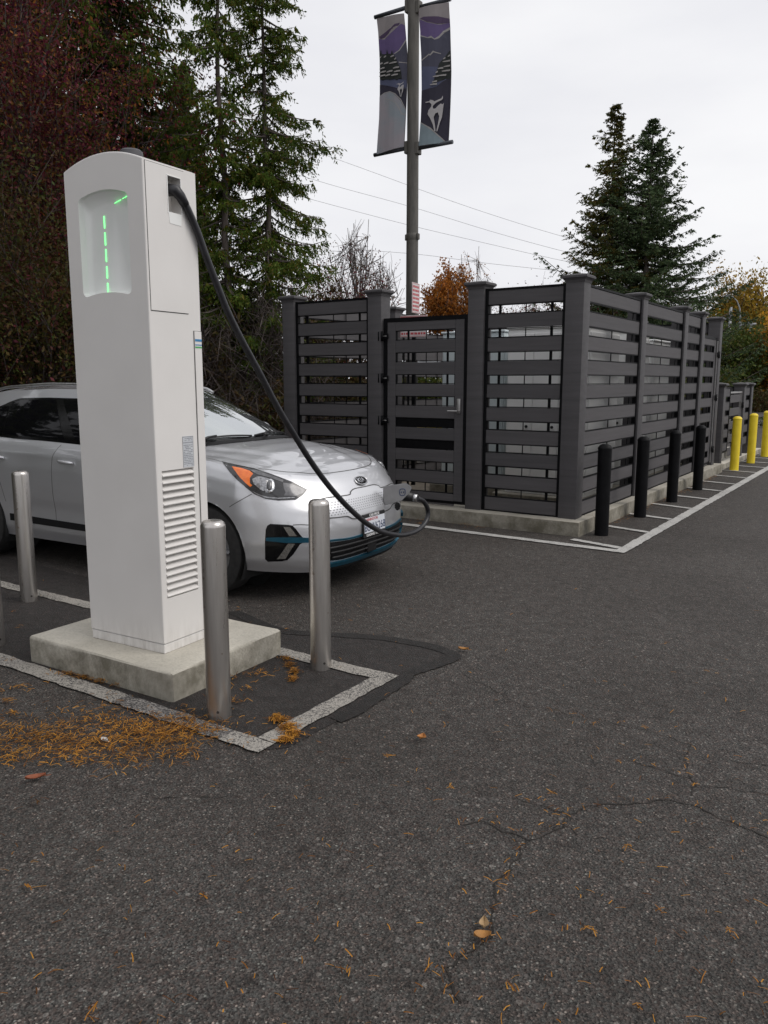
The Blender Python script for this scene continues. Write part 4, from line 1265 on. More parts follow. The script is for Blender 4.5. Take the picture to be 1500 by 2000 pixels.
def quads_from(P, A, B):
    """diamonds centred on P with half axes A and B"""
    n = len(P)
    V = np.empty((n, 4, 3), np.float32)
    V[:, 0] = P - A; V[:, 1] = P + B * 1.0; V[:, 2] = P + A; V[:, 3] = P - B * 1.0
    return V.reshape(-1, 3)
def unit(a): return a / np.maximum(1e-9, np.linalg.norm(a, axis=-1, keepdims=True))
def conifer(name, label, cat, loc, H, zlow, rmax, seed, nbr, mat, bark, style='cedar', trunk_r=0.14, spacing=0.10, leaf=0.10, group='trees beyond the car park', lean=(0, 0), power=0.75, top_bare=0.0, nl=8, rmin=0.22, lw=0.11):
    rs = np.random.RandomState(seed)
    t = thing(name, label, cat, tuple(loc), 0, group)
    bm = bmesh.new()
    tp = []
    for k in range(13):
        f = k / 12
        tp.append((lean[0] * f * f + rs.uniform(-.03, .03), lean[1] * f * f + rs.uniform(-.03, .03), -0.1 + H * f))
    tube(bm, tp, [trunk_r * (1 - 0.93 * k / 12) + 0.006 for k in range(13)], 9)
    base, dirs, lens, brd = [], [], [], []
    for i in range(nbr):
        u = rs.rand() ** (1.05 if style == 'cedar' else 1.3)
        z = zlow + (H - zlow) * u
        az = rs.rand() * 2 * PI
        L = (rmax * (1 - u) ** power + rmin) * (rs.uniform(0.5, 1.12) if style == 'cedar' else rs.uniform(0.35, 1.15))
        if rs.rand() < 0.08: L *= 1.25
        o = np.array([lean[0] * (z / H) ** 2, lean[1] * (z / H) ** 2, z])
        out = np.array([math.cos(az), math.sin(az), 0])
        lat = np.array([-math.sin(az), math.cos(az), 0])
        if style == 'cedar': a1, a3 = -0.42 + rs.uniform(-.15, .15), 0.22
        else: a1, a3 = 0.10 + rs.uniform(-.3, .22) - 0.42 * (1 - u), 0.34
        m = max(3, int(L / spacing))
        ss = (np.arange(m) + rs.rand(m)) / m
        ss = 0.08 + 0.92 * ss
        bend = rs.uniform(-0.25, 0.25)
        pts = o + out * (L * ss)[:, None] + lat * (bend * L * ss ** 2)[:, None] + np.array([0, 0, 1.0]) * (L * (a1 * ss + a3 * ss ** 3))[:, None]
        # branch wood
        if L > 0.45:
            q = [o] + [o + out * L * s + lat * bend * L * s * s + np.array([0, 0, L * (a1 * s + a3 * s ** 3)]) for s in (0.25, 0.5, 0.75, 0.97)]
            r0 = min(trunk_r * 0.30, 0.010 + 0.012 * L)
            tube(bm, [tuple(x) for x in q], [r0, r0 * .8, r0 * .55, r0 * .35, r0 * .15], 4, cap=False)
        for sgn in (-1, 1):
            if style == 'cedar':
                d = out * rs.uniform(0.15, 0.7, (m, 1)) + lat * (sgn * rs.uniform(0.25, 0.95, (m, 1))) + np.array([0, 0, -1.0]) * rs.uniform(0.35, 1.25, (m, 1))
                ln = (0.16 + 0.30 * rs.rand(m)) * (0.65 + 0.5 * (1 - ss)) * min(1.0, 0.4 + L * 0.5)
            else:
                d = out * rs.uniform(0.4, 0.9, (m, 1)) + lat * (sgn * rs.uniform(0.4, 1.0, (m, 1))) + np.array([0, 0, 1.0]) * rs.uniform(-0.45, 0.12, (m, 1))
                ln = (0.30 + 0.42 * rs.rand(m)) * (0.4 + 0.8 * (1 - ss)) * min(1.2, 0.35 + L * 0.35)
            base.append(pts); dirs.append(unit(d)); lens.append(ln)
    finish(bm, 'trunk', bark, t, smooth=60)
    base = np.concatenate(base); dirs = np.concatenate(dirs); lens = np.concatenate(lens)
    n = len(base)
    side = unit(np.cross(dirs, unit(rs.normal(size=(n, 3)))))
    V = []
    for j in range(nl):
        f = (j + 0.6) / nl
        s = 1 if j % 2 else -1
        c = base + dirs * (lens * f)[:, None] + rs.normal(scale=0.012, size=(n, 3))
        droop = np.array([0, 0, -0.35]) if style == 'cedar' else np.array([0, 0, 0.0])
        a = unit(dirs * 0.8 + side * s * 0.75 + droop + rs.normal(scale=0.15, size=(n, 3)))
        l_ = leaf * rs.uniform(0.6, 1.25, (n, 1)) * (1.1 - 0.5 * f)
        b = unit(np.cross(a, rs.normal(size=(n, 3))))
        V.append(quads_from(c + a * l_ * 0.6, a * l_, b * l_ * lw * 2))
    V = np.concatenate(V)
    mesh_np('crown', V, 4, np.arange(len(V)), mat, t)
    return t
def grow(rs, p, d, L, r, lev, segs, ends, spread=0.6, up=0.25, nseg=4, kids=(3, 5), shrink=0.62, maxlev=3):
    pts = [p]
    q = p.copy(); dd = d.copy()
    for k in range(nseg):
        dd = unit(dd + rs.normal(scale=0.13, size=3) + np.array([0, 0, up * 0.25]))
        q = q + dd * (L / nseg)
        pts.append(q)
        if lev < maxlev and k >= 1 - (lev > 0):
            nk = rs.randint(kids[0], kids[1] + 1) if k < nseg - 1 else 2
            for _ in range(max(1, nk // 2)):
                sd = unit(np.cross(dd, rs.normal(size=3)))
                nd = unit(dd * (1 - spread * 0.5) + sd * spread + np.array([0, 0, up]))
                grow(rs, q, nd, L * shrink * rs.uniform(0.7, 1.15), r * (0.55 - 0.05 * lev), lev + 1, segs, ends, spread, up, max(2, nseg - 1), kids, shrink, maxlev)
    segs.append((pts, [max(0.003, 0.8 * r * (1 - 0.8 * k / nseg)) for k in range(nseg + 1)], lev))
    ends.append((pts[-1], dd, lev)); ends.append((pts[-2], dd, lev))
    if nseg > 2: ends.append((pts[-3], dd, lev))
def broadleaf(name, label, cat, loc, H, seed, mat, bark, stems=1, spread=0.6, up=0.25, nleaf=20000, leaf=0.05, clump=0.22, trunk_r=0.09, maxlev=3, shrink=0.62, kids=(3, 5), fan=0.35, L0=None, group='trees beyond the car park', squash=1.0, top_leaf=1.0, zmin=0.0, topq=0.985):
    rs = np.random.RandomState(seed)
    t = thing(name, label, cat, tuple(loc), 0, group)
    segs, ends = [], []
    L0 = L0 or H * 0.42
    for s in range(stems):
        a = 2 * PI * s / max(1, stems) + rs.uniform(-.4, .4)
        d = unit(np.array([math.cos(a) * fan, math.sin(a) * fan, 1.0]))
        grow(rs, np.array([math.cos(a) * 0.05 * (stems > 1), math.sin(a) * 0.05 * (stems > 1), -0.05]), d, L0 * rs.uniform(0.85, 1.15), trunk_r, 0, segs, ends, spread, up, 5, kids, shrink, maxlev)
    top = float(np.quantile([e[0][2] for e in ends], topq))
    k = H / top
    bm = bmesh.new()
    for pts, rr, lev in segs:
        tube(bm, [tuple(p * np.array([k * squash, k * squash, k])) for p in pts], rr, 7 if lev == 0 else (5 if lev == 1 else 3), cap=False)
    finish(bm, 'branches' if stems > 1 else 'trunk', bark, t, smooth=60)
    if nleaf:
        E = np.array([e[0] for e in ends if e[2] >= 1 and e[0][2] * k > zmin]) * np.array([k * squash, k * squash, k])
        if top_leaf < 1: E = E[E[:, 2] < H * top_leaf]
        w = rs.gamma(1.2, 1.0, len(E)); w /= w.sum()
        idx = rs.choice(len(E), nleaf, p=w)
        P = E[idx] + rs.normal(scale=clump, size=(nleaf, 3)) * np.array([1, 1, 0.8])
        A = unit(rs.normal(size=(nleaf, 3)) + np.array([0, 0, -0.5]))
        Bv = unit(np.cross(A, rs.normal(size=(nleaf, 3))))
        l_ = leaf * rs.uniform(0.55, 1.2, (nleaf, 1))
        V = quads_from(P, A * l_, Bv * l_ * 0.48)
        mesh_np('crown', V, 4, np.arange(len(V)), mat, t)
    return t
def fan_tree(name, label, cat, loc, H, zfork, rad, seed, mat, bark, nst=9, nsec=9, nter=5, nleaf=0, leaf=0.045, clump=0.12, rmin=0.005, group='trees beyond the car park', zleaf=None, lean=0.0):
    """a trunk that forks into a fan of fine branches whose tips end on a rounded crown"""
    rs = np.random.RandomState(seed)
    t = thing(name, label, cat, tuple(loc), 0, group)
    bm = bmesh.new()
    base = np.array([0, 0, zfork])
    tube(bm, [(0, 0, -0.05), (0.02, 0.0, zfork * 0.5), (0, 0, zfork + 0.05)], [0.075, 0.062, 0.05], 8)
    Hc = H - zfork
    def dome(d, f):
        d = unit(d)
        return base + np.array([lean * f, 0, 0]) + d * np.array([rad, rad, Hc]) * f
    def curve(p, q, bow, n):
        m = (p + q) / 2 + bow
        return [(1 - s) ** 2 * p + 2 * s * (1 - s) * m + s * s * q for s in np.linspace(0, 1, n)]
    pts = []
    for i in range(nst):
        az = 2 * PI * (i + rs.rand() * 0.7) / nst
        el = rs.uniform(0.15, 1.25)
        d = np.array([math.cos(az) * math.sin(el), math.sin(az) * math.sin(el), math.cos(el)])
        tip = dome(d, rs.uniform(0.86, 1.04))
        c = curve(base + rs.normal(scale=0.02, size=3), tip, np.array([0, 0, -0.10 * Hc]) + (tip - base) * np.array([0.12, 0.12, 0]), 9)
        r0 = 0.026
        tube(bm, [tuple(x) for x in c], [max(rmin, r0 * (1 - 0.85 * k / 8)) for k in range(9)], 5, cap=False)
        for j in range(nsec):
            k = rs.randint(2, 8)
            p = c[k]
            d2 = unit(d + rs.normal(scale=0.30, size=3)); d2[2] = abs(d2[2]) * 0.9 + 0.05
            q = dome(d2, rs.uniform(0.72, 1.02))
            q = p + (q - p) * min(1.0, rs.uniform(0.35, 0.9))
            c2 = curve(p, q, rs.normal(scale=0.03, size=3) + np.array([0, 0, -0.03]), 6)
            tube(bm, [tuple(x) for x in c2], [max(rmin * 0.9, 0.011 * (1 - 0.7 * k2 / 5)) for k2 in range(6)], 4, cap=False)
            pts += c2[2:]
            for l_ in range(nter):
                p3 = c2[rs.randint(1, 6)]
                d3 = unit(unit(q - p + 1e-6) + rs.normal(scale=0.32, size=3) + np.array([0, 0, 0.15]))
                q3 = p3 + d3 * rs.uniform(0.12, 0.42) * Hc * 0.5
                v = (q3 - base) / np.array([rad, rad, Hc])
                if np.linalg.norm(v) > 1.05: q3 = base + (q3 - base) / np.linalg.norm(v) * 1.03
                tube(bm, [tuple(p3), tuple((p3 + q3) / 2 + rs.normal(scale=0.012, size=3)), tuple(q3)], [rmin * 0.9, rmin * 0.75, rmin * 0.5], 3, cap=False)
                pts += [(p3 + q3) / 2, q3]
    finish(bm, 'branches', bark, t, smooth=60)
    if nleaf:
        E = np.array(pts)
        if zleaf: E = E[E[:, 2] < zleaf]
        w = rs.gamma(0.9, 1.0, len(E)); w /= w.sum()
        P = E[rs.choice(len(E), nleaf, p=w)] + rs.normal(scale=clump, size=(nleaf, 3))
        A = unit(rs.normal(size=(nleaf, 3)) + np.array([0, 0, -0.4]))
        B = unit(np.cross(A, rs.normal(size=(nleaf, 3))))
        l_ = leaf * rs.uniform(0.55, 1.2, (nleaf, 1))
        V = quads_from(P, A * l_, B * l_ * 0.5)
        mesh_np('crown', V, 4, np.arange(len(V)), mat, t)
    return t
GL = 'trees along the left side'
conifer('cedar_tree', 'slender cedar with a bare visible trunk, left of the other slender cedar', 'tree', spot(452, 13.2), 9.3, 2.0, 0.92, 11, 165, M['cedar'], M['bark_cedar'], trunk_r=0.075, group=GL, leaf=0.042, lw=0.17, power=0.5, rmin=0.10, nl=13, spacing=0.075)
conifer('cedar_tree', 'slender cedar whose drooping sprays reach farthest right against the sky', 'tree', spot(532, 13.8), 9.0, 1.7, 1.28, 12, 205, M['cedar'], M['bark_cedar'], trunk_r=0.07, group=GL, leaf=0.042, power=0.55, lw=0.17, rmin=0.12, nl=13, spacing=0.075)
cd = conifer('cedar_tree', 'tall dense dark cedar rising straight behind the white charging station', 'tree', spot(250, 15.0), 13.5, 1.0, 1.85, 13, 520, M['cedar'], M['bark_cedar'], trunk_r=0.16, group=GL, leaf=0.065, lw=0.17, power=0.6, nl=10)
conifer('cedar_tree', 'dense cedar between the charging station and the slender cedars', 'tree', spot(380, 16.5), 7.6, 0.8, 1.3, 14, 380, M['cedar'], M['bark_cedar'], trunk_r=0.12, group=GL, leaf=0.065, lw=0.16, nl=10, power=0.6, rmin=0.1)
cd2 = conifer('cedar_tree', 'tall dense cedar behind the purple-leaved tree at the left edge', 'tree', spot(90, 16.5), 14.5, 0.6, 2.7, 15, 440, M['cedar'], M['bark_cedar'], trunk_r=0.2, group=GL, leaf=0.10, lw=0.17, power=0.6)
conifer('cedar_tree', 'wide cedar cut off by the left edge, lowest branches near the ground', 'tree', spot(-90, 14.5), 12.5, 0.3, 2.8, 16, 360, M['cedar_dark'], M['bark_cedar'], trunk_r=0.18, group=GL, leaf=0.10, lw=0.17)
broadleaf('plum_tree', 'large purple-leaved tree at the upper left corner', 'tree', spot(75, 11.8), 8.6, 21, M['plum'], M['bark_dark'], stems=3, spread=0.62, up=0.18, nleaf=56000, leaf=0.033, clump=0.27, trunk_r=0.08, fan=0.30, group=GL, squash=0.60)
broadleaf('mixed_shrub', 'low mixed green and purple shrub left of the charging station behind the silver car', 'shrub', spot(25, 11.2), 4.6, 26, M['mixed'], M['bark_dark'], stems=6, spread=0.6, up=0.2, nleaf=52000, leaf=0.032, clump=0.28, trunk_r=0.03, fan=0.45, group=GL, squash=0.9)
broadleaf('plum_tree', 'small purple-leaved tree left of the bare-branched tree', 'tree', spot(632, 17.5), 4.0, 22, M['plum'], M['bark_dark'], stems=5, spread=0.6, up=0.2, nleaf=12000, leaf=0.032, clump=0.24, trunk_r=0.05, fan=0.36, group=GL, squash=0.75)
fan_tree('bare_tree', 'bare-branched tree fanning upward left of the banner pole', 'tree', spot(704, 19.5), z_at(432, 19.5), 2.75, 1.18, 23, M['plum'], M['bark_grey'], nst=13, nsec=11, nter=6, nleaf=500, leaf=0.035, clump=0.06, rmin=0.0065, zleaf=4.9)
fan_tree('autumn_tree', 'rust-orange tree showing above the gate', 'tree', spot(876, 24), z_at(498, 24), 2.4, 0.95, 24, M['rust'], M['bark_grey'], nst=10, nsec=10, nter=4, nleaf=15000, leaf=0.050, clump=0.09, rmin=0.006)
fan_tree('bare_tree', 'thin bare tree standing just right of the rust-orange tree', 'tree', spot(918, 25.5), z_at(474, 25.5), 2.9, 0.72, 25, M['rust'], M['bark_grey'], nst=7, nsec=9, nter=5, nleaf=450, leaf=0.04, clump=0.06, rmin=0.007)
for i, (px, d, H, sd) in enumerate(((985, 22, 3.65, 31), (1040, 23, 3.7, 32))):
    broadleaf('shrub', ['reddish shrub glimpsed through the top slat gap of the front panel, left one', 'reddish shrub glimpsed through the top slat gap of the front panel, right one'][i], 'shrub', spot(px, d), H, sd, M['plum'], M['bark_dark'], stems=6, spread=0.6, up=0.3, nleaf=6000, leaf=0.032, clump=0.16, trunk_r=0.03, fan=0.4, group='shrubs behind the yard')
HA, HB = z_at(205, 31), z_at(235, 30)
conifer('fir_tree', 'left one of the two tall fir trees behind the fence, drooping browned lower branches', 'tree', spot_top(1203, 31, HA), HA, 1.6, 3.3, 41, 430, M['fir_brown'], M['bark_cedar'], style='fir', trunk_r=0.13, spacing=0.13, leaf=0.055, group='tall firs behind the fence', power=0.85, lw=0.24, nl=12, rmin=0.05)
conifer('fir_tree', 'right one of the two tall fir trees behind the fence, broad dark blue-green', 'tree', spot_top(1277, 30, HB), HB, 1.0, 4.2, 42, 520, M['fir'], M['bark_cedar'], style='fir', trunk_r=0.15, spacing=0.13, leaf=0.055, group='tall firs behind the fence', power=0.85, lw=0.24, nl=12, rmin=0.05)
broadleaf('autumn_tree', 'tall yellow-olive tree beyond the fence at the right edge', 'tree', spot(1420, 62), z_at(528, 62), 51, M['yellow_leaf'], M['bark_grey'], stems=4, spread=0.55, up=0.3, nleaf=20000, leaf=0.15, clump=0.55, trunk_r=0.2, fan=0.22, squash=0.6, topq=0.998, group='far trees at the right')
broadleaf('autumn_tree', 'yellow-olive tree cut off by the right edge', 'tree', spot(1492, 60), z_at(580, 60), 52, M['yellow_leaf'], M['bark_grey'], stems=4, spread=0.55, up=0.3, nleaf=15000, leaf=0.15, clump=0.55, trunk_r=0.2, fan=0.25, squash=0.6, topq=0.998, group='far trees at the right')
broadleaf('autumn_tree', 'bright orange tree at the right edge of the photo', 'tree', spot(1498, 44), z_at(632, 44), 53, M['orange_leaf'], M['bark_grey'], stems=4, spread=0.6, up=0.25, nleaf=9000, leaf=0.12, clump=0.35, trunk_r=0.1, fan=0.3, squash=0.6, group='far trees at the right')
for i, (px, d, pt, sd, lab) in enumerate(((1390, 46, 648, 61, 'dull green bush directly right of the last tall fence post'), (1424, 44, 655, 62, 'dull green bush below the traffic signal arm'), (1458, 47, 655, 63, 'dull green bush below the yellow-olive tree, left of the orange tree'), (1345, 50, 600, 64, 'dull green bush half hidden by the lower fir branches'))):
    broadleaf('bush', lab, 'bush', spot(px, d), z_at(pt, d), sd, M['green_leaf'], M['bark_dark'], stems=7, spread=0.6, up=0.2, nleaf=9000, leaf=0.12, clump=0.42, trunk_r=0.06, fan=0.55, group='bushes at the right', squash=0.8)
# unseen cedars added past the left edge to darken the car's flank and charger
for i, (src, x, y, rz, lab) in enumerate(((cd2, -15.5, 3.5, 1.0, 'added unseen cedar past the left edge, next after the wide cut-off one'), (cd, -16.5, -0.5, 2.0, 'added unseen cedar past the left edge, second after the wide cut-off one'), (cd2, -15.0, -4.5, 3.1, 'added unseen cedar past the left edge, third after the wide cut-off one'), (cd2, -11.0, -7.5, 4.0, 'added unseen cedar at the far left corner of the lot'), (cd2, -18.5, 1.8, 5.2, 'added unseen cedar past the left edge, in the second rank, nearest one'), (cd2, -19.0, -2.6, 2.6, 'added unseen cedar past the left edge, in the second rank, middle one'), (cd2, -17.5, -7.0, 0.7, 'added unseen cedar past the left edge, in the second rank, farthest one'))):
    r = src.copy(); C.objects.link(r)
    r.location = (x, y, 0); r.rotation_euler = (0, 0, rz); r['label'] = lab
    for c_ in src.children:
        k = c_.copy(); C.objects.link(k); k.parent = r
# undergrowth: one tangled mass along the back of the lot
def mass(name, label, cat, regions, seed, mat, leaf, kind='stuff', lw=0.4, up=0.0, stems=0):
    rs = np.random.RandomState(seed)
    Vs = []
    for (a, b, depth, h, n) in regions:
        a, b = np.array(a), np.array(b)
        u = rs.rand(n)
        base = a + (b - a) * u[:, None]
        dn = unit(np.array([-(b - a)[1], (b - a)[0], 0.0]))
        hh = h * (0.72 + 0.28 * np.sin(u * 23 + seed) * np.sin(u * 9.1)) 
        z = hh * rs.rand(n) ** 0.8
        w = depth * (0.5 + 0.5 * np.sqrt(np.maximum(0, 1 - (z / h) ** 2)))
        P = base + dn * (rs.uniform(-0.5, 0.5, n) * w)[:, None]
        P[:, 2] = z + rs.normal(scale=0.1, size=n)
        P[:, 2] = np.maximum(P[:, 2], 0.02)
        A = unit(rs.normal(size=(n, 3)) + np.array([0, 0, up]))
        B = unit(np.cross(A, rs.normal(size=(n, 3))))
        l_ = leaf * rs.uniform(0.5, 1.25, (n, 1))
        Vs.append(quads_from(P, A * l_, B * l_ * lw))
    V = np.concatenate(Vs)
    o = mesh_np(name, V, 4, np.arange(len(V)), mat)
    tag(o, label, cat, None, kind)
    return o
def P3(px, d): s = spot(px, d); return (s.x, s.y, 0.0)
mass('undergrowth', 'brown and green bramble undergrowth under the left trees', 'undergrowth', [(P3(-160, 12.6), P3(560, 13.0), 2.2, 2.3, 42000), (P3(330, 13.2), P3(700, 15.0), 2.0, 3.3, 26000), ((-14.2, 7.0, 0.0), (-14.2, -6.5, 0.0), 2.4, 2.6, 26000)], 71, M['bramble'], 0.055)  # last strip is unseen, added with the copied cedars to darken the flank
mass('twigs', 'tangle of thin bare stems in the undergrowth', 'twigs', [(P3(300, 12.0), P3(640, 13.2), 1.6, 3.3, 5000), (P3(-160, 12.0), P3(300, 12.2), 1.4, 2.8, 3500)], 72, M['bark_dark'], 0.30, lw=0.018, up=0.8)
mass('hedge_growth', 'dull green growth behind the yard seen through the slats', 'undergrowth', [(P3(560, 16.5), P3(900, 18.5), 2.0, 2.1, 26000), (P3(900, 19.0), P3(1400, 26.0), 2.5, 2.3, 16000), (P3(420, 30.0), P3(1400, 40.0), 3.0, 2.6, 30000)], 73, M['green_leaf'], 0.07)
mass('far_hedge', 'low brown hedge at the far end of the car park', 'hedge', [(P3(1380, 40), P3(1640, 44), 1.6, 1.5, 9000)], 74, M['bramble'], 0.10)
mass('far_woods', 'dark far-off woods behind the trees', 'woods', [(P3(-260, 24), P3(420, 26), 4.0, 9.5, 26000), (P3(1380, 75), P3(1700, 80), 6.0, 8.0, 9000)], 75, M['cedar_dark'], 0.22)

# ------------------------------------------------------------------ fallen needles and leaves
M['needle'] = leaf_mat('fallen_cedar_bits', [(0.055, 0.022, 0.009), (0.13, 0.050, 0.012), (0.30, 0.125, 0.018), (0.46, 0.22, 0.035), (0.34, 0.15, 0.02), (0.06, 0.028, 0.012)], 0.1, 3.0, dark=(0.8, 0.8, 0.8))
def litter(seed):
    rs = np.random.RandomState(seed)
    P = []
    def patch(px, py, rx, ry, n, rot=0.0, p=0.6):
        for _ in range(n):
            r = abs(rs.normal()) * 0.5; a = rs.rand() * 2 * PI
            x, y = r * math.cos(a) * rx, r * math.sin(a) * ry
            xx, yy = px + x * math.cos(rot) - y * math.sin(rot), py + x * math.sin(rot) + y * math.cos(rot)
            P.append((xx, yy, 0.014 * max(0, 1 - r)))
    cl = [(rs.uniform(-60, 400), rs.normal(1444, 26), rs.uniform(18, 60), rs.uniform(6, 16)) for _ in range(60)]
    for k in range(2900):                     # the drift at the left, thick and thin
        if rs.rand() < 0.25: P.append((rs.uniform(-70, 385), rs.normal(1443, 24), 0.006))
        else:
            q = cl[rs.randint(len(cl))]
            P.append((q[0] + rs.normal() * q[2], q[1] + rs.normal() * q[3], 0.012))
    for k in range(240): P.append((rs.uniform(200, 430), rs.normal(1424, 14), 0.004))
    for k in range(5): patch(rs.uniform(-30, 60), rs.uniform(1335, 1400), 30, 9, 30)
    for k in range(4): patch(130 + 35 * k, 1320 + 7 * k, 32, 6, 55)
    for (x, y, rx, ry, n) in ((560, 1290, 14, 7, 60), (566, 1302, 16, 7, 80), (575, 1316, 14, 10, 110), (572, 1330, 12, 7, 80), (548, 1410, 26, 10, 160), (562, 1425, 26, 11, 240), (572, 1437, 22, 10, 220), (560, 1449, 24, 7, 180), (540, 1405, 16, 7, 80)): patch(x, y, rx, ry, n)
    for k in range(8): patch(rs.uniform(430, 520), rs.uniform(1290, 1420), 40, 14, 14)
    # by the kerb and bollards
    for k in range(16): patch(rs.uniform(800, 1060), rs.normal(1022, 6), 30, 3, 26)
    for y0 in np.linspace(8.6, 13.8, 12):
        for _ in range(60):
            q = np.array([-2.70 + rs.normal() * 0.05, y0 + rs.normal() * 0.22])
            P.append((q[0], q[1], -1.0))
    # single bits everywhere in the lane, and along the cracks
    for _ in range(420): P.append((rs.uniform(-40, 1540), 1130 + 900 * rs.rand() ** 1.0, 0.0))
    for _ in range(34):
        cx, cy = rs.uniform(0, 1500), rs.uniform(1150, 2000)
        patch(cx, cy, 14, 7, 5)
    for line in CR[:5]:
        for (x0, y0), (x1, y1) in zip(line, line[1:]):
            for _ in range(3):
                f = rs.rand(); P.append((x0 + (x1 - x0) * f + rs.normal() * 5, y0 + (y1 - y0) * f + rs.normal() * 3, 0.0))
    V = []
    for x, y, hgt in P:
        if hgt < -0.5: p = Vector((x, y, 0))
        else: p = gpt(x, y)
        a = rs.rand() * 2 * PI
        L = rs.uniform(0.014, 0.040) * (0.85 if hgt == 0 else 1.0); w = rs.uniform(0.0009, 0.0017)
        if rs.rand() < 0.12: L *= 1.5
        z = 0.0115 + max(0, hgt) * rs.rand()
        c, s = math.cos(a), math.sin(a)
        k = rs.uniform(-0.14, 0.14)
        tl = rs.uniform(-0.12, 0.12) * L
        pts = [(-L / 2, 0, -tl), (0, k * L * 0.5, 0.002), (L / 2, 0, tl)]
        Q = [(p.x + u * c - v * s, p.y + u * s + v * c, z + ww) for u, v, ww in pts]
        nx, ny = -s * w, c * w
        up = []
        for q in Q: up.append(((q[0] + nx, q[1] + ny, q[2] + 0.0006), (q[0] - nx, q[1] - ny, q[2])))
        V.append(up)
    verts, idx = [], []
    for up in V:
        b = len(verts)
        for m, n_ in up: verts += [m, n_]
        idx += [b, b + 1, b + 3, b + 2, b + 2, b + 3, b + 5, b + 4]
    o = mesh_np('fallen_needles', verts, 4, idx, M['needle'])
    tag(o, 'orange-brown fallen cedar needles drifted on the asphalt', 'needles', None, 'stuff')
litter(9)
def leaf_on_ground(px, py, L, W, rz, col, label):
    p = gpt(px, py)
    m = noise_mat('fallen_leaf_' + label.split()[0], [c * 0.7 for c in col], col, 60, 0.7)
    bm = bmesh.new()
    n = 9
    rows = []
    for i in range(n + 1):
        u = i / n
        w = W * math.sin(PI * u ** 0.8) ** 0.9 + 0.0005
        rows.append([bm.verts.new((L * (u - 0.5), w * v, 0.004 + 0.010 * abs(v) + 0.012 * (u - 0.5) ** 2 * 2)) for v in (-1, -0.5, 0, 0.5, 1)])
    for a, b in zip(rows, rows[1:]):
        for k in range(4): bm.faces.new((a[k], b[k], b[k + 1], a[k + 1]))
    g = bmesh.ops.extrude_face_region(bm, geom=bm.faces[:])
    for v in g['geom']:
        if isinstance(v, bmesh.types.BMVert): v.co.z += 0.0012
    tube(bm, [(L * 0.48, 0, 0.008), (L * 0.75, 0.004, 0.006)], 0.0012, 5)
    o = finish(bm, 'fallen_leaf', m, smooth=60)
    o.location = (p.x, p.y, 0.008); o.rotation_euler = (0, 0, rz)
    tag(o, label, 'leaf')
leaf_on_ground(70, 1526, 0.075, 0.018, R(60), (0.26, 0.075, 0.03), 'red-brown curled leaf lying alone at the left below the needle drift')
leaf_on_ground(945, 1815, 0.045, 0.014, R(115), (0.40, 0.27, 0.14), 'pale tan leaf beside the long crack in the foreground')
leaf_on_ground(824, 1447, 0.045, 0.020, R(100), (0.42, 0.17, 0.04), 'orange leaf on the open asphalt right of the painted corner')
leaf_on_ground(905, 1273, 0.06, 0.016, R(20), (0.40, 0.19, 0.05), 'orange leaf beside the tip of the dark sealed joint')
leaf_on_ground(942, 1838, 0.05, 0.016, R(40), (0.42, 0.20, 0.05), 'orange leaf scrap in the crack below the tan leaf')
leaf_on_ground(205, 1453, 0.035, 0.013, R(10), (0.62, 0.61, 0.58), 'white scrap lying on the drift of orange needles')
# ------------------------------------------------------------------ the car (axes: x forward from the front axle, y left, z up)
def paint_mat():
    m, n, l, p = new_mat('silver_paint')
    t = N(n, 'ShaderNodeTexCoord')
    n1 = N(n, 'ShaderNodeTexNoise', Scale=900, Detail=1); l.new(t.outputs['Object'], n1.inputs['Vector'])
    r = ramp(n, [(0.3, (0.60, 0.605, 0.625)), (0.7, (0.70, 0.705, 0.725))]); l.new(n1.outputs[0], r.inputs[0])
    l.new(r.outputs[0], p.inputs['Base Color'])
    p.inputs['Metallic'].default_value = 0.78
    n2 = N(n, 'ShaderNodeTexNoise', Scale=5, Detail=6); l.new(t.outputs['Object'], n2.inputs['Vector'])
    mr = N(n, 'ShaderNodeMapRange'); mr.inputs[3].default_value = 0.40; mr.inputs[4].default_value = 0.48
    l.new(n2.outputs[0], mr.inputs[0]); l.new(mr.outputs[0], p.inputs['Roughness'])
    p.inputs['Coat Weight'].default_value = 1.0
    p.inputs['Coat Roughness'].default_value = 0.02
    p.inputs['Coat IOR'].default_value = 1.65
    return m
M['silver'] = paint_mat()
def glass_mat():
    m, n, l, p = new_mat('car_glass')
    p.inputs['Base Color'].default_value = (0.50, 0.545, 0.55, 1)
    p.inputs['Metallic'].default_value = 0.9
    p.inputs['IOR'].default_value = 2.5
    p.inputs['Coat Weight'].default_value = 1.0
    p.inputs['Coat Roughness'].default_value = 0.01
    p.inputs['Coat IOR'].default_value = 1.6
    t = N(n, 'ShaderNodeTexCoord')
    n1 = N(n, 'ShaderNodeTexNoise', Scale=3, Detail=3); l.new(t.outputs['Object'], n1.inputs['Vector'])
    mr = N(n, 'ShaderNodeMapRange'); mr.inputs[3].default_value = 0.008; mr.inputs[4].default_value = 0.03
    l.new(n1.outputs[0], mr.inputs[0]); l.new(mr.outputs[0], p.inputs['Roughness'])
    return m
M['glass'] = glass_mat()
M['side_glass'] = noise_mat('privacy_glass', (0.004, 0.004, 0.005), (0.006, 0.006, 0.007), 3, 0.03, spec=0.18)
M['gloss_black'] = noise_mat('gloss_black', (0.004, 0.004, 0.0045), (0.007, 0.007, 0.0075), 10, 0.14, spec=0.3)
M['trim_black'] = noise_mat('unpainted_trim', (0.006, 0.006, 0.0065), (0.012, 0.012, 0.013), 60, 0.55, spec=0.25)
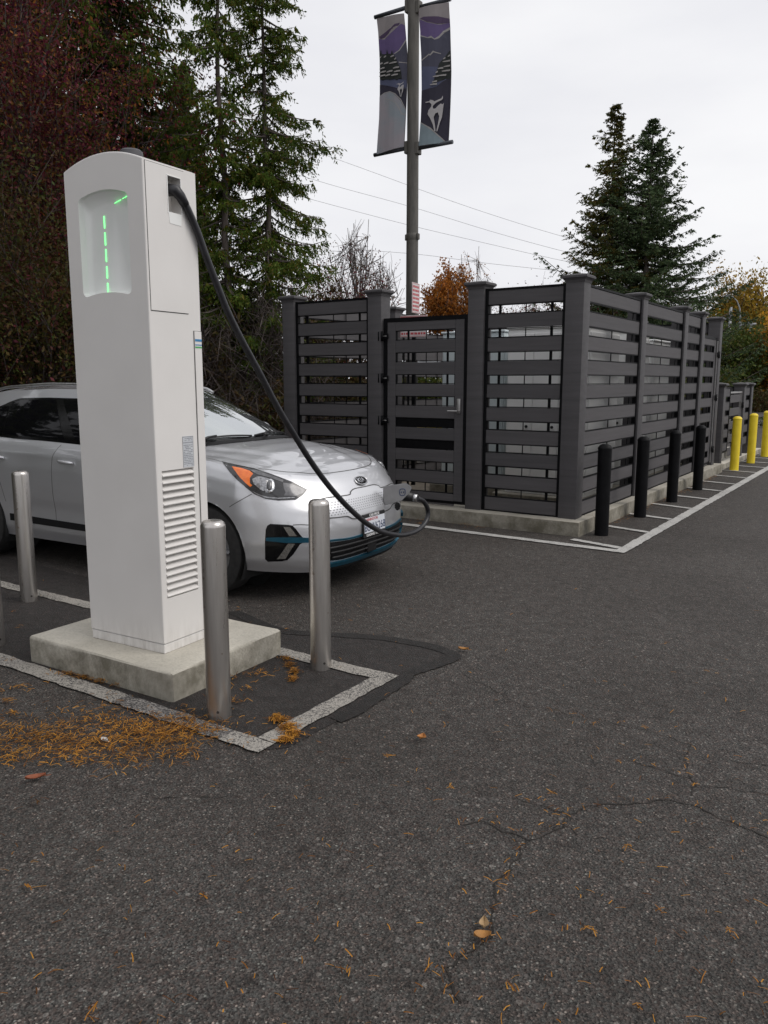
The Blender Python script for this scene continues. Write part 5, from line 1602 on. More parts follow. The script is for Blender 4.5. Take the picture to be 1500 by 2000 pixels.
M['teal'] = noise_mat('teal_trim', (0.006, 0.065, 0.105), (0.010, 0.085, 0.135), 20, 0.28, metal=0.4)
M['lens'] = noise_mat('headlight_shell', (0.018, 0.018, 0.019), (0.035, 0.035, 0.037), 14, 0.16, coat=0.6)
M['lens_grey'] = noise_mat('headlight_lens', (0.09, 0.09, 0.095), (0.17, 0.17, 0.175), 22, 0.2, metal=0.3, coat=0.6)
M['amber'] = noise_mat('amber_reflector', (0.72, 0.13, 0.008), (0.85, 0.19, 0.012), 35, 0.2, coat=1.0)
M['chrome'] = noise_mat('chrome', (0.66, 0.66, 0.67), (0.80, 0.80, 0.81), 40, 0.10, metal=1.0)
M['bowl'] = noise_mat('projector_bowl', (0.16, 0.16, 0.165), (0.42, 0.42, 0.43), 60, 0.18, metal=0.9, coat=1.0)
M['led_lens'] = noise_mat('led_lens', (0.18, 0.17, 0.15), (0.42, 0.41, 0.38), 120, 0.15, metal=0.6, coat=1.0)
M['tyre'] = noise_mat('tyre', (0.014, 0.014, 0.014), (0.028, 0.027, 0.026), 25, 0.8)
M['rim'] = noise_mat('alloy_rim', (0.30, 0.30, 0.31), (0.42, 0.42, 0.43), 20, 0.35, metal=0.9)
M['plate'] = noise_mat('number_plate', (0.62, 0.65, 0.70), (0.70, 0.72, 0.76), 12, 0.4)
M['plate_ink'] = noise_mat('plate_blue_ink', (0.02, 0.035, 0.09), (0.03, 0.05, 0.12), 30, 0.5)
M['red_ink'] = noise_mat('red_ink', (0.42, 0.03, 0.035), (0.52, 0.045, 0.05), 20, 0.5)
M['white_ink'] = noise_mat('white_ink', (0.70, 0.70, 0.70), (0.78, 0.78, 0.78), 20, 0.5)
M['interior'] = noise_mat('dark_interior', (0.012, 0.012, 0.012), (0.024, 0.024, 0.024), 10, 0.9)

CARX, CARY, CARA = -4.28, 4.905, R(3.2)
car = thing('parked_car', 'silver electric hatchback with teal trim and its front charge flap open, nose towards the lane', 'car', (CARX, CARY, 0), CARA)
CM = Matrix.Translation((CARX, CARY, 0)) @ Matrix.Rotation(CARA, 4, 'Z')
CMI = CM.inverted()

def lerp_tab(tab, x):
    if x <= tab[0][0]: return tab[0][1]
    for (a, va), (b, vb) in zip(tab, tab[1:]):
        if x <= b:
            t = (x - a) / (b - a)
            t = t * t * (3 - 2 * t) * 0.35 + t * 0.65
            return va + (vb - va) * t
    return tab[-1][1]
def smooth(a, b, x):
    t = max(0.0, min(1.0, (x - a) / (b - a)))
    return t * t * (3 - 2 * t)
# hood height over plan
ZC = [(-0.6, 1.085), (-0.22, 1.062), (0.0, 1.042), (0.2, 1.012), (0.4, 0.968), (0.55, 0.922), (0.66, 0.880), (0.75, 0.838)]
def zh(x, h):
    z = lerp_tab(ZC, x) - 0.062 * (h / 0.82) ** 2.6
    # raised power-dome edges that fan out from the nose to the pillars
    hl = 0.30 + 0.30 * smooth(0.7, -0.5, x)
    z += 0.013 * smooth(hl + 0.03, hl - 0.05, h) * smooth(0.70, 0.35, x)
    hl2 = 0.60 + 0.12 * smooth(0.5, -0.4, x)
    z -= 0.006 * math.exp(-((h - hl2) / 0.035) ** 2) * smooth(0.5, 0.1, x)
    return z
# front outline by level t (0 bottom, 1 hood edge)
FX0 = [(0.0, 0.800), (0.07, 0.835), (0.16, 0.862), (0.30, 0.884), (0.45, 0.889), (0.58, 0.883), (0.70, 0.862), (0.80, 0.832), (0.90, 0.788), (0.96, 0.755), (1.0, 0.715)]
HW = [(0.0, 0.850), (0.12, 0.882), (0.30, 0.896), (0.55, 0.897), (0.72, 0.892), (0.86, 0.874), (0.94, 0.846), (1.0, 0.812)]
PE = [(0.0, 3.5), (0.5, 3.25), (0.75, 2.75), (1.0, 2.3)]
AE = [(0.0, 2.0), (0.5, 1.9), (0.75, 1.65), (1.0, 1.5)]
XS = 0.28
def hw(x, t):
    """half width along the side"""
    h = lerp_tab(HW, t)
    h -= 0.03 * smooth(-1.6, -3.2, x) * (0.3 + t)
    # door skins tucked in a little behind the flared arches
    h -= 0.012 * smooth(-0.42, -0.75, x) * smooth(-2.4, -2.0, x) * smooth(0.0, 0.5, t) * smooth(1.0, 0.7, t)
    h -= 0.016 * math.exp(-((t - 0.30) / 0.11) ** 2) * smooth(-0.42, -0.75, x) * smooth(-2.45, -2.1, x)
    return h
BELT = [(-3.5, 1.09), (-2.0, 1.06), (-0.6, 1.02), (0.0, 1.0)]
def front_pt(th, t):
    X0 = lerp_tab(FX0, t); p = lerp_tab(PE, t); a = lerp_tab(AE, t)
    Hm = lerp_tab(HW, t); D = X0 - XS
    return X0 - D + D * max(0, math.cos(th)) ** (2 / a), Hm * max(0, math.sin(th)) ** (2 / p)
NTH = 56
cols = []
for k in range(NTH + 1): cols.append(('f', PI / 2 * k / NTH))
xs = list(np.linspace(XS, -0.42, 44)[1:]) + list(np.linspace(-0.42, -2.28, 40)[1:]) + list(np.linspace(-2.28, -3.12, 50)[1:])
for x in xs: cols.append(('s', float(x)))
for k in range(1, 25): cols.append(('r', PI / 2 * (1 - k / 24)))
def rear_pt(th, t):
    X0 = -3.49 + 0.10 * smooth(0.4, 0.0, t) + 0.05 * smooth(0.7, 1.0, t)
    Hm = hw(-3.12, t); D = -3.12 - X0
    return -3.12 - D * max(0, math.cos(th)) ** (2 / 1.7), Hm * max(0, math.sin(th)) ** (2 / 2.6)
def low_pt(col, t):
    kind, v = col
    if kind == 'f':
        x, h = front_pt(v, t)
        x1, h1 = front_pt(v, 1.0)
        zt = zh(x1, h1)
        zb = 0.195 + 0.03 * smooth(0.5, 0.9, h)
    elif kind == 's':
        x, h = v, hw(v, t)
        zt = zh(x, hw(x, 1.0)) if x > -0.35 else lerp_tab(BELT, x)
        if -0.6 < x <= -0.35:
            q = smooth(-0.35, -0.6, x); zt = zh(x, hw(x, 1.0)) * (1 - q) + lerp_tab(BELT, x) * q
        zb = 0.225 - 0.0 * x
    else:
        x, h = rear_pt(v, t)
        zt = 1.09
        zb = 0.24
    z = zb + (zt - zb) * t
    if kind == 'f':
        # a swage under the headlights and a scalloped bumper corner
        x += 0.012 * math.exp(-((t - 0.66) / 0.05) ** 2) * smooth(0.15, 0.4, h) * smooth(0.88, 0.7, h)
    return Vector((x, h, z))
NT = 44
ts = [k / NT for k in range(NT + 1)]
Rw, XA, ZA = 0.366, (0.0, -2.70), 0.335
def build_shell():
    bm = bmesh.new()
    grid = {}
    for s in (-1, 1):
        for i, c in enumerate(cols):
            for j, t in enumerate(ts):
                p = low_pt(c, t)
                if p.y < 1e-6 and s == 1: grid[s, i, j] = grid[-1, i, j]; continue
                grid[s, i, j] = bm.verts.new((p.x, p.y * s, p.z))
    for s in (-1, 1):
        for i in range(len(cols) - 1):
            for j in range(NT):
                q = [grid[s, i, j], grid[s, i + 1, j], grid[s, i + 1, j + 1], grid[s, i, j + 1]]
                if s == 1: q.reverse()
                q2 = []
                for v in q:
                    if v not in q2: q2.append(v)
                if len(q2) < 3: continue
                # wheel openings
                inside = [min(math.hypot(v.co.x - xa, v.co.z - ZA) for xa in XA) < Rw and abs(v.co.y) > 0.45 for v in q2]
                if all(inside): continue
                bm.faces.new(q2)
    # pull the ragged wheel-opening edge onto the circle
    for v in bm.verts:
        if abs(v.co.y) > 0.45 and v.link_faces:
            for xa in XA:
                d = math.hypot(v.co.x - xa, v.co.z - ZA)
                if d < Rw and d > 1e-6:
                    k = Rw / d
                    v.co.x = xa + (v.co.x - xa) * k; v.co.z = ZA + (v.co.z - ZA) * k
    # hood and fender tops: from the hood edge back to the foot of the windscreen
    nh, nx = 30, 44
    g2 = {}
    for s in (-1, 1):
        for a in range(nh + 1):
            th = PI / 2 * a / nh
            xf, h = front_pt(th, 1.0)
            xc = cowl_x(min(h, 0.8119))
            for b in range(nx + 1):
                x = xf + (xc - xf) * (b / nx)
                if h < 1e-6 and s == 1: g2[s, a, b] = g2[-1, a, b]; continue
                g2[s, a, b] = bm.verts.new((x, s * h, zh(x, h)))
    for s in (-1, 1):
        for a in range(nh):
            for b in range(nx):
                q = [g2[s, a, b], g2[s, a + 1, b], g2[s, a + 1, b + 1], g2[s, a, b + 1]]
                if s == 1: q.reverse()
                bm.faces.new(q)
    bmesh.ops.delete(bm, geom=[v for v in bm.verts if not v.link_faces], context='VERTS')
    bmesh.ops.remove_doubles(bm, verts=bm.verts, dist=0.00015)
    return bm
# greenhouse
G0X, G0H, G0D = -0.225, 0.806, 0.40
def cowl_x(h):
    return G0X - G0D + G0D * max(0.0, 1 - (h / 0.812) ** 2.6) ** (1 / 1.5)
RZ = [(-3.4, 1.36), (-3.1, 1.455), (-2.6, 1.515), (-2.0, 1.540), (-1.6, 1.540), (-1.3, 1.515), (-1.05, 1.468), (-0.9, 1.43)]
def zr(x, h): return lerp_tab(RZ, x) - 0.055 * (h / 0.6) ** 2.2
gcols = []
for k in range(41): gcols.append(('f', PI / 2 * k / 40))
for x in np.linspace(-0.625, -3.02, 70)[1:]: gcols.append(('s', float(x)))
for k in range(1, 21): gcols.append(('r', PI / 2 * (1 - k / 20)))
def gh_pt(col, u):
    kind, v = col
    bow = math.sin(PI * u)
    hm = 0.806 - 0.205 * u ** 1.25
    if kind == 'f':
        X0 = G0X - 0.90 * u + 0.035 * bow
        D = 0.40 - 0.20 * u
        x = X0 - D + D * max(0, math.cos(v)) ** (2 / 1.5)
        h = hm * max(0, math.sin(v)) ** (2 / 2.6)
        x0 = G0X - G0D + G0D * max(0, math.cos(v)) ** (2 / 1.5); h0 = 0.806 * max(0, math.sin(v)) ** (2 / 2.6)
        zb = zh(x0, h0) * (1 - smooth(1.0, PI / 2, v)) + 1.02 * smooth(1.0, PI / 2, v)
    elif kind == 's':
        xb = v
        xt = -1.325 + (v + 0.625) * (-2.86 + 1.325) / (-3.02 + 0.625)
        x = xb + (xt - xb) * u
        h = hm - 0.05 * smooth(-2.0, -3.1, x)
        zb = lerp_tab(BELT, xb)
    else:
        x0b, x0t = -3.44, -3.12
        X0 = x0b + (x0t - x0b) * u - 0.03 * bow
        xs_ = -3.02 + (-2.86 + 3.02) * u
        D = xs_ - X0
        hh = hm - 0.05 * smooth(-2.0, -3.1, xs_)
        x = xs_ - D * max(0, math.cos(v)) ** (2 / 1.6)
        h = hh * max(0, math.sin(v)) ** (2 / 2.6)
        zb = 1.09
    zt = zr(x, h) if u >= 0.999 else None
    # top of this column
    if zt is None:
        zt = gh_pt(col, 1.0).z
    return Vector((x, h, zb + (zt - zb) * u))
NU = 22
def build_green():
    bm = bmesh.new()
    g = {}
    P = [[gh_pt(c, u / NU) for u in range(NU + 1)] for c in gcols]
    for s in (-1, 1):
        for i in range(len(gcols)):
            for j in range(NU + 1):
                p = P[i][j]
                if p.y < 1e-6 and s == 1: g[s, i, j] = g[-1, i, j]; continue
                g[s, i, j] = bm.verts.new((p.x, s * p.y, p.z))
    for s in (-1, 1):
        for i in range(len(gcols) - 1):
            for j in range(NU):
                q = [g[s, i, j], g[s, i + 1, j], g[s, i + 1, j + 1], g[s, i, j + 1]]
                if s == 1: q.reverse()
                bm.faces.new(q)
    # roof skin between the two roof edges
    for i in range(len(gcols) - 1):
        a0, b0 = P[i][NU], P[i + 1][NU]
        n = 10
        def row(p): return [bm.verts.new((p.x, -p.y + 2 * p.y * k / n, zr(p.x, abs(-p.y + 2 * p.y * k / n)))) for k in range(n + 1)]
        ra, rb = row(a0), row(b0)
        for k in range(n):
            try: bm.faces.new((ra[k], ra[k + 1], rb[k + 1], rb[k]))
            except ValueError: pass
    bmesh.ops.remove_doubles(bm, verts=bm.verts, dist=0.0003)
    bmesh.ops.recalc_face_normals(bm, faces=bm.faces)
    return bm
sh = build_shell()
bvh_low = BVHTree.FromBMesh(sh)
gb = build_green()
bvh_top = BVHTree.FromBMesh(gb)
tmp = bpy.data.meshes.new('tmp'); gb.to_mesh(tmp); gb.free()
sh.from_mesh(tmp); bpy.data.meshes.remove(tmp)
bvh_all = BVHTree.FromBMesh(sh)
body = finish(sh, 'body', M['silver'], car, smooth=48)

CO = CMI @ ORG
def cast_px(px, py, bvh=None):
    d = (CMI.to_3x3() @ cam_ray(px, py)).normalized()
    loc, nor, idx, dist = (bvh or bvh_low).ray_cast(CO, d)
    if loc is None:
        # nearest point of the shell to the ray
        best = None
        for k in range(60):
            q = CO + d * (4 + k * 0.08)
            l, n_, i_, ds = (bvh or bvh_low).find_nearest(q)
            if best is None or ds < best[2]: best = (l, n_, ds)
        loc, nor = best[0], best[1]
    if nor.dot(d) > 0: nor = -nor
    return loc, nor
def cast_side(x, z, bvh=None):
    loc, nor, i, ds = (bvh or bvh_all).ray_cast(Vector((x, -3, z)), Vector((0, 1, 0)))
    if loc is None: loc, nor, i, ds = (bvh or bvh_all).find_nearest(Vector((x, -0.9, z)))
    if nor.y > 0: nor = -nor
    return loc, nor
def fitted(poly, caster, name, mat, parent=None, off=0.003, step=4.0, thick=0.012, mirror=False, smoothang=45, dome=0.0):
    """a panel cut to the outline `poly`, fitted to the car's skin at its own place, with real thickness"""
    bm = bmesh.new()
    f = bm.faces.new([bm.verts.new((p[0], p[1], 0)) for p in poly])
    lo = [min(p[k] for p in poly) for k in (0, 1)]; hi = [max(p[k] for p in poly) for k in (0, 1)]
    for ax in (0, 1):
        v = lo[ax] + step * 0.5
        while v < hi[ax]:
            co = [0, 0, 0]; co[ax] = v; no = [0, 0, 0]; no[ax] = 1
            bmesh.ops.bisect_plane(bm, geom=bm.verts[:] + bm.edges[:] + bm.faces[:], dist=1e-5, plane_co=co, plane_no=no)
            v += step
    bedge = [e for e in bm.edges if len(e.link_faces) == 1]
    nors = {}
    cx, cy = (lo[0] + hi[0]) / 2, (lo[1] + hi[1]) / 2
    for v in bm.verts:
        l, n_ = caster(v.co.x, v.co.y)
        o_ = off
        if dome:
            r2 = ((v.co.x - cx) / ((hi[0] - lo[0]) / 2)) ** 2 + ((v.co.y - cy) / ((hi[1] - lo[1]) / 2)) ** 2
            o_ += dome * max(0, 1 - r2) ** 0.5
        v.co = l + n_ * o_
        nors[v] = n_
    # rim: skirt sunk into the skin
    ring_ = {}
    for e in bedge:
        for v in e.verts:
            if v not in ring_: ring_[v] = bm.verts.new(v.co - nors[v] * thick)
    for e in bedge:
        a, b = e.verts
        try: bm.faces.new((a, b, ring_[b], ring_[a]))
        except ValueError: pass
    if mirror:
        geo = bmesh.ops.duplicate(bm, geom=bm.verts[:] + bm.edges[:] + bm.faces[:])
        for v in bm.verts: v.co.y = -v.co.y
        bmesh.ops.delete(bm, geom=[g for g in geo['geom'] if isinstance(g, bmesh.types.BMVert)], context='VERTS')
    bmesh.ops.recalc_face_normals(bm, faces=bm.faces)
    # make the outer face look outwards
    fs = max(bm.faces, key=lambda q: q.calc_area())
    c = fs.calc_center_median(); fs.normal_update()
    if fs.normal.dot(c - Vector((-1.3, 0, 0.6))) < 0: bmesh.ops.reverse_faces(bm, faces=bm.faces)
    return finish(bm, name, mat, parent or car, smooth=smoothang)
def both(poly, caster, name, mat, parent=None, **kw):
    """right-hand part and its mirror image on the left"""
    a = fitted(poly, caster, name, mat, parent[0] if parent else None, **kw)
    b = fitted(poly, caster, name, mat, parent[1] if parent else None, mirror=True, **kw)
    return a, b
def gap_line(pts, caster, name, w=0.004, mat=None, off=0.0012, parent=None, mirror=False, n=6):
    sp = spline([(p[0], p[1], 0) for p in pts], n)
    P = [caster(p.x, p.y) for p in sp]
    o = None
    for s in ((1, -1) if mirror else (1,)):
        bm = bmesh.new()
        pv = None
        for i, (l, nn) in enumerate(P):
            t = (P[min(i + 1, len(P) - 1)][0] - P[max(i - 1, 0)][0])
            if t.length < 1e-6: continue
            b = nn.cross(t.normalized())
            A = l + nn * off + b * w / 2; B = l + nn * off - b * w / 2
            A = bm.verts.new((A.x, A.y * s, A.z)); B = bm.verts.new((B.x, B.y * s, B.z))
            if pv:
                try: bm.faces.new((pv[0], pv[1], B, A))
                except ValueError: pass
            pv = (A, B)
        bmesh.ops.recalc_face_normals(bm, faces=bm.faces)
        o = finish(bm, name, mat or M['seam'], parent or car)
    return o
z4 = lambda pts: [(400 + x / 6.25, 860 + y / 6.25) for x, y in pts]
z3 = lambda pts: [(600 + x / 5.769, 920 + y / 5.769) for x, y in pts]
z2 = lambda pts: [(390 + x / 3.191, 720 + y / 3.191) for x, y in pts]

# headlights
hl = both(z4([(212, 262), (330, 290), (600, 345), (830, 420), (1080, 515), (1250, 605), (1195, 670), (1110, 725), (900, 735), (740, 715), (600, 655), (500, 575), (400, 490), (300, 385)]), cast_px, 'headlight', M['lens'], off=0.004, thick=0.03)
both(z4([(335, 326), (460, 350), (560, 385), (590, 412), (552, 462), (552, 525), (580, 555), (556, 572), (500, 525), (430, 455)]), cast_px, 'indicator', M['amber'], hl, off=0.0065, step=3, thick=0.003)
def ell(cx, cy, rx, ry, n=28, rot=0):
    return [(cx + rx * math.cos(2 * PI * k / n) * math.cos(rot) - ry * math.sin(2 * PI * k / n) * math.sin(rot), cy + rx * math.cos(2 * PI * k / n) * math.sin(rot) + ry * math.sin(2 * PI * k / n) * math.cos(rot)) for k in range(n)]
both(z4([(578, 478), (640, 445), (720, 458), (790, 475), (800, 560), (790, 640), (740, 640), (670, 600), (600, 540)]), cast_px, 'reflector_bowl', M['bowl'], hl, off=0.0062, step=2.5, thick=0.003, dome=0.012)
both(z4(ell(800, 562, 52, 84)), cast_px, 'projector_ring', M['chrome'], hl, off=0.010, step=2.5, thick=0.006, dome=0.010)
both(z4(ell(790, 560, 36, 62)), cast_px, 'projector_lens', M['lens_grey'], hl, off=0.0175, step=2, thick=0.006, dome=0.012)
both(z4([(955, 520), (1050, 535), (1150, 575), (1232, 607), (1185, 655), (1110, 682), (960, 678), (985, 640), (960, 580)]), cast_px, 'lamp_reflector', M['lens_grey'], hl, off=0.0062, step=3, thick=0.003)
both(z4([(330, 312), (600, 362), (830, 440), (960, 490), (950, 515), (850, 480), (800, 462), (640, 420), (580, 385), (440, 340)]), cast_px, 'upper_trim', M['lens_grey'], hl, off=0.0058, step=4, thick=0.003)
both(z4([(560, 610), (660, 660), (760, 690), (900, 703), (1100, 693), (1095, 706), (900, 718), (740, 703), (640, 665)]), cast_px, 'lower_trim', M['bowl'], hl, off=0.0062, step=4, thick=0.003)
# fog-lamp pods
fg = both(z4([(745, 1090), (765, 1040), (800, 1020), (1000, 1030), (1070, 1040), (1110, 1080), (1170, 1160), (1200, 1187), (1320, 1190), (1338, 1202), (1310, 1247), (1190, 1253), (1160, 1272), (1080, 1390), (1010, 1460), (940, 1476), (770, 1480), (738, 1450), (735, 1250)]), cast_px, 'fog_lamp_pod', M['gloss_black'], off=0.003, thick=0.03)
both(z4([(755, 1186), (960, 1181), (1200, 1184), (1322, 1190), (1306, 1245), (1150, 1246), (1000, 1248), (755, 1222)]), cast_px, 'teal_blade', M['teal'], fg, off=0.020, step=4, thick=0.018)
both(z4([(960, 1055), (1040, 1060), (1085, 1115), (1120, 1165), (1030, 1168), (985, 1095)]), cast_px, 'led_strip', M['led_lens'], fg, off=0.010, step=3, thick=0.008)
both(z4([(1015, 1257), (1100, 1260), (1050, 1330), (985, 1440), (880, 1445), (940, 1370)]), cast_px, 'led_strip', M['led_lens'], fg, off=0.010, step=3, thick=0.008)
# ---- car front: lower intake, teal trims, blanked grille, badge, plate
def mirror_front(poly_fn):
    pass
def cast_yz(y, z):
    loc, nor, i, ds = bvh_low.ray_cast(Vector((3, y, z)), Vector((-1, 0, 0)))
    if loc is None: loc, nor, i, ds = bvh_low.find_nearest(Vector((0.8, y, z)))
    if nor.x < 0: nor = -nor
    return loc, nor
def yz(px, py):
    l, n_ = cast_px(px, py)
    return l
def sym(half):
    """half outline listed from centre-top outwards to centre-bottom, on the +y side -> whole outline"""
    return half + [(-y, z) for y, z in reversed(half) if abs(y) > 1e-6]
gr_ = fitted(sym([(0.0, 0.405), (0.30, 0.402), (0.46, 0.412), (0.53, 0.415), (0.55, 0.395), (0.545, 0.335), (0.49, 0.275), (0.38, 0.262), (0.20, 0.258), (0.0, 0.257)]), cast_yz, 'lower_intake', M['trim_black'], off=0.003, step=0.04, thick=0.03)
for k in range(3):
    zc = 0.376 - k * 0.038
    bm = bmesh.new()
    pv = None
    pts = []
    for i in range(-20, 21):
        y = i / 20 * (0.52 - 0.02 * k)
        l, n_ = cast_yz(y, zc)
        pts.append(l + n_ * 0.012)
    tube(bm, pts, 0.008, 6)
    finish(bm, 'intake_slat', M['black'], gr_)
bm = bmesh.new()
l, n_ = cast_yz(0, 0.32)
box(bm, l.x - 0.004, l.x + 0.016, -0.065, 0.065, 0.262, 0.385, 0.006, 1)
finish(bm, 'radar_cover', M['trim_black'], gr_)
def strip(pts_yz, hgt, off, thick, name, mat, parent=None):
    """ribbon along a yz path on the nose"""
    sp = spline([(p[0], p[1], 0) for p in pts_yz], 10)
    bm = bmesh.new(); pv = None
    for p in sp:
        r = []
        for (dz, o_) in ((hgt / 2, off - thick), (hgt / 2 - 0.002, off), (-hgt / 2 + 0.002, off), (-hgt / 2, off - thick)):
            l, n_ = cast_yz(p.x, p.y + dz)
            r.append(bm.verts.new(l + n_ * o_))
        if pv:
            for a in range(3): bm.faces.new((pv[a], pv[a + 1], r[a + 1], r[a]))
        pv = r
    bmesh.ops.recalc_face_normals(bm, faces=bm.faces)
    return finish(bm, name, mat, parent or car, smooth=60)
strip([(-0.55, 0.425), (-0.47, 0.425), (-0.3, 0.415), (0, 0.417), (0.3, 0.415), (0.47, 0.425), (0.55, 0.425)], 0.018, 0.010, 0.012, 'teal_trim', M['teal'])
strip([(-0.565, 0.38), (-0.555, 0.31), (-0.50, 0.256), (-0.38, 0.240), (0, 0.236), (0.38, 0.240), (0.50, 0.256), (0.555, 0.31), (0.565, 0.38)], 0.030, 0.020, 0.022, 'teal_trim', M['teal'])
strip([(-0.45, 0.215), (-0.38, 0.210), (-0.25, 0.206), (0, 0.205), (0.25, 0.206), (0.38, 0.210), (0.45, 0.215)], 0.024, 0.020, 0.03, 'lip_spoiler', M['trim_black'])
# blanked-off grille panel with its dimples
gp = fitted(sym([(0.0, 0.752), (0.14, 0.752), (0.20, 0.738), (0.24, 0.720), (0.46, 0.722), (0.555, 0.705), (0.575, 0.66), (0.555, 0.60), (0.45, 0.585), (0.33, 0.580), (0.26, 0.553), (0.12, 0.548), (0.0, 0.547)]), cast_yz, 'grille_panel', M['silver'], off=0.0035, step=0.03, thick=0.012)
bm = bmesh.new()
for r_ in range(6):
    for c_ in range(-17, 18):
        y = (c_ + (0.5 if r_ % 2 else 0)) * 0.029
        z = 0.688 - r_ * 0.0165
        if abs(y) > 0.50: continue
        s_ = 0.0075
        l, n_ = cast_yz(y, z)
        c0 = l + n_ * 0.0046
        vs = []
        for dy, dz in ((-s_, 0), (0, s_ * 0.55), (s_, 0), (0, -s_ * 0.55)):
            l2, n2 = cast_yz(y + dy, z + dz)
            vs.append(bm.verts.new(l2 + n2 * 0.0048))
        bm.faces.new(vs)
bmesh.ops.recalc_face_normals(bm, faces=bm.faces)
M['dimple'] = noise_mat('dimple', (0.16, 0.16, 0.17), (0.24, 0.24, 0.25), 30, 0.4, metal=0.6)
finish(bm, 'dimple_pattern', M['dimple'], gp)
gap_line([(-0.575, 0.665), (-0.56, 0.705), (-0.46, 0.724), (-0.24, 0.722), (-0.20, 0.740), (-0.14, 0.754), (0, 0.754), (0.14, 0.754), (0.20, 0.740), (0.24, 0.722), (0.46, 0.724), (0.56, 0.705), (0.575, 0.665)], cast_yz, 'seam', 0.008, off=0.004, parent=gp)
gap_line([(-0.575, 0.665), (-0.555, 0.60), (-0.45, 0.585), (-0.33, 0.579), (-0.26, 0.552), (-0.12, 0.546), (0.12, 0.546), (0.26, 0.552), (0.33, 0.579), (0.45, 0.585), (0.555, 0.60), (0.575, 0.665)], cast_yz, 'seam', 0.008, off=0.004, parent=gp)
# hood shut line across the nose, bonnet sides, bumper joint
def cast_top(x, y):
    loc, nor, i, ds = bvh_low.ray_cast(Vector((x, y, 3)), Vector((0, 0, -1)))
    if loc is None: loc, nor, i, ds = bvh_low.find_nearest(Vector((x, y, 1)))
    if nor.z < 0: nor = -nor
    return loc, nor
hp = [(0.36, -0.70), (0.48, -0.61), (0.58, -0.48), (0.63, -0.38), (0.66, -0.26), (0.672, -0.12), (0.675, 0), (0.672, 0.12), (0.66, 0.26), (0.63, 0.38), (0.58, 0.48), (0.48, 0.61), (0.36, 0.70)]
gap_line(hp, cast_top, 'hood_seam', 0.008)
gap_line([(0.22, -0.775), (0.0, -0.77), (-0.3, -0.755), (-0.55, -0.77)], cast_top, 'hood_seam', 0.004, mirror=True)
gap_line(z4([(575, 655), (440, 730), (345, 785), (300, 815)]), cast_px, 'bumper_seam_and_crease_shade', 0.005, mirror=True)
gap_line(z4([(1075, 1034), (1180, 1030), (1290, 1036), (1355, 1042), (1420, 1052)]), cast_px, 'bumper_seam_and_crease_shade', 0.006, mirror=True)  # dark line paints the crease's shade above the fog pod, not a joint
# badge
l, n_ = cast_yz(0, 0.800)
bz = n_.normalized(); bx_ = Vector((0, 1, 0)); by_ = bz.cross(bx_).normalized()
BM4 = Matrix(((bx_.x, by_.x, bz.x, l.x), (bx_.y, by_.y, bz.y, l.y), (bx_.z, by_.z, bz.z, l.z), (0, 0, 0, 1)))
bm = bmesh.new()
pts = [BM4 @ Vector((0.078 * math.cos(a), 0.039 * math.sin(a), 0.006)) for a in [2 * PI * k / 40 for k in range(41)]]
tube(bm, pts, 0.005, 8, cap=False)
bd = finish(bm, 'badge', M['chrome'], car, smooth=60)
bm = bmesh.new()
vs = [bm.verts.new(BM4 @ Vector((0.076 * math.cos(2 * PI * k / 40), 0.037 * math.sin(2 * PI * k / 40), 0.005))) for k in range(40)]
bm.faces.new(vs)
finish(bm, 'badge_field', M['gloss_black'], bd)
bm = bmesh.new()
text_mesh(bm, 'KIA', 0.058, BM4 @ Matrix.Translation((0, 0, 0.0068)), depth=0.001, bold=0.0008, squeeze=1.05)
finish(bm, 'lettering', M['chrome'], bd)
# number plate, tilted with the bumper
l, n_ = cast_yz(0, 0.475)
n_ = Vector((1, 0, 0.05)).normalized()
pz = n_; px_ = Vector((0, 1, 0)); py_ = pz.cross(px_).normalized()
pc = l + n_ * 0.012
PM4 = Matrix(((px_.x, py_.x, pz.x, pc.x), (px_.y, py_.y, pz.y, pc.y), (px_.z, py_.z, pz.z, pc.z), (0, 0, 0, 1)))
def pbox(bm, x0, x1, y0, y1, z0, z1, bev=0.0):
    n0 = len(bm.verts)
    k0 = set(bm.verts)
    box(bm, x0, x1, y0, y1, z0, z1, bev, 1)
    for v in bm.verts:
        if v not in k0: v.co = PM4 @ v.co
bm = bmesh.new(); pbox(bm, -0.160, 0.160, -0.088, 0.090, -0.012, 0.004, 0.004)
plf = finish(bm, 'plate_frame', M['black'], car)
bm = bmesh.new(); pbox(bm, -0.150, 0.150, -0.052, 0.062, 0.0042, 0.0055)
pl = finish(bm, 'number_plate', M['plate'], plf)
bm = bmesh.new(); text_mesh(bm, 'BUW6268', 0.082, PM4 @ Matrix.Translation((0, -0.014, 0.0062)), depth=0.0004, bold=0.0006, squeeze=0.86)
finish(bm, 'plate_number', M['plate_ink'], pl)
bm = bmesh.new(); text_mesh(bm, 'WASHINGTON', 0.028, PM4 @ Matrix.Translation((-0.05, 0.045, 0.0062)), depth=0.0004, bold=0.0004)
finish(bm, 'plate_state', M['red_ink'], pl)
bm = bmesh.new(); text_mesh(bm, 'CAR PROS', 0.027, PM4 @ Matrix.Translation((0, 0.0755, 0.0046)), depth=0.0004, bold=0.0007, squeeze=1.15)
text_mesh(bm, 'LEADING THE', 0.026, PM4 @ Matrix.Translation((-0.035, -0.070, 0.0046)), depth=0.0004, bold=0.0007, squeeze=1.1)
finish(bm, 'frame_lettering', M['white_ink'], plf)

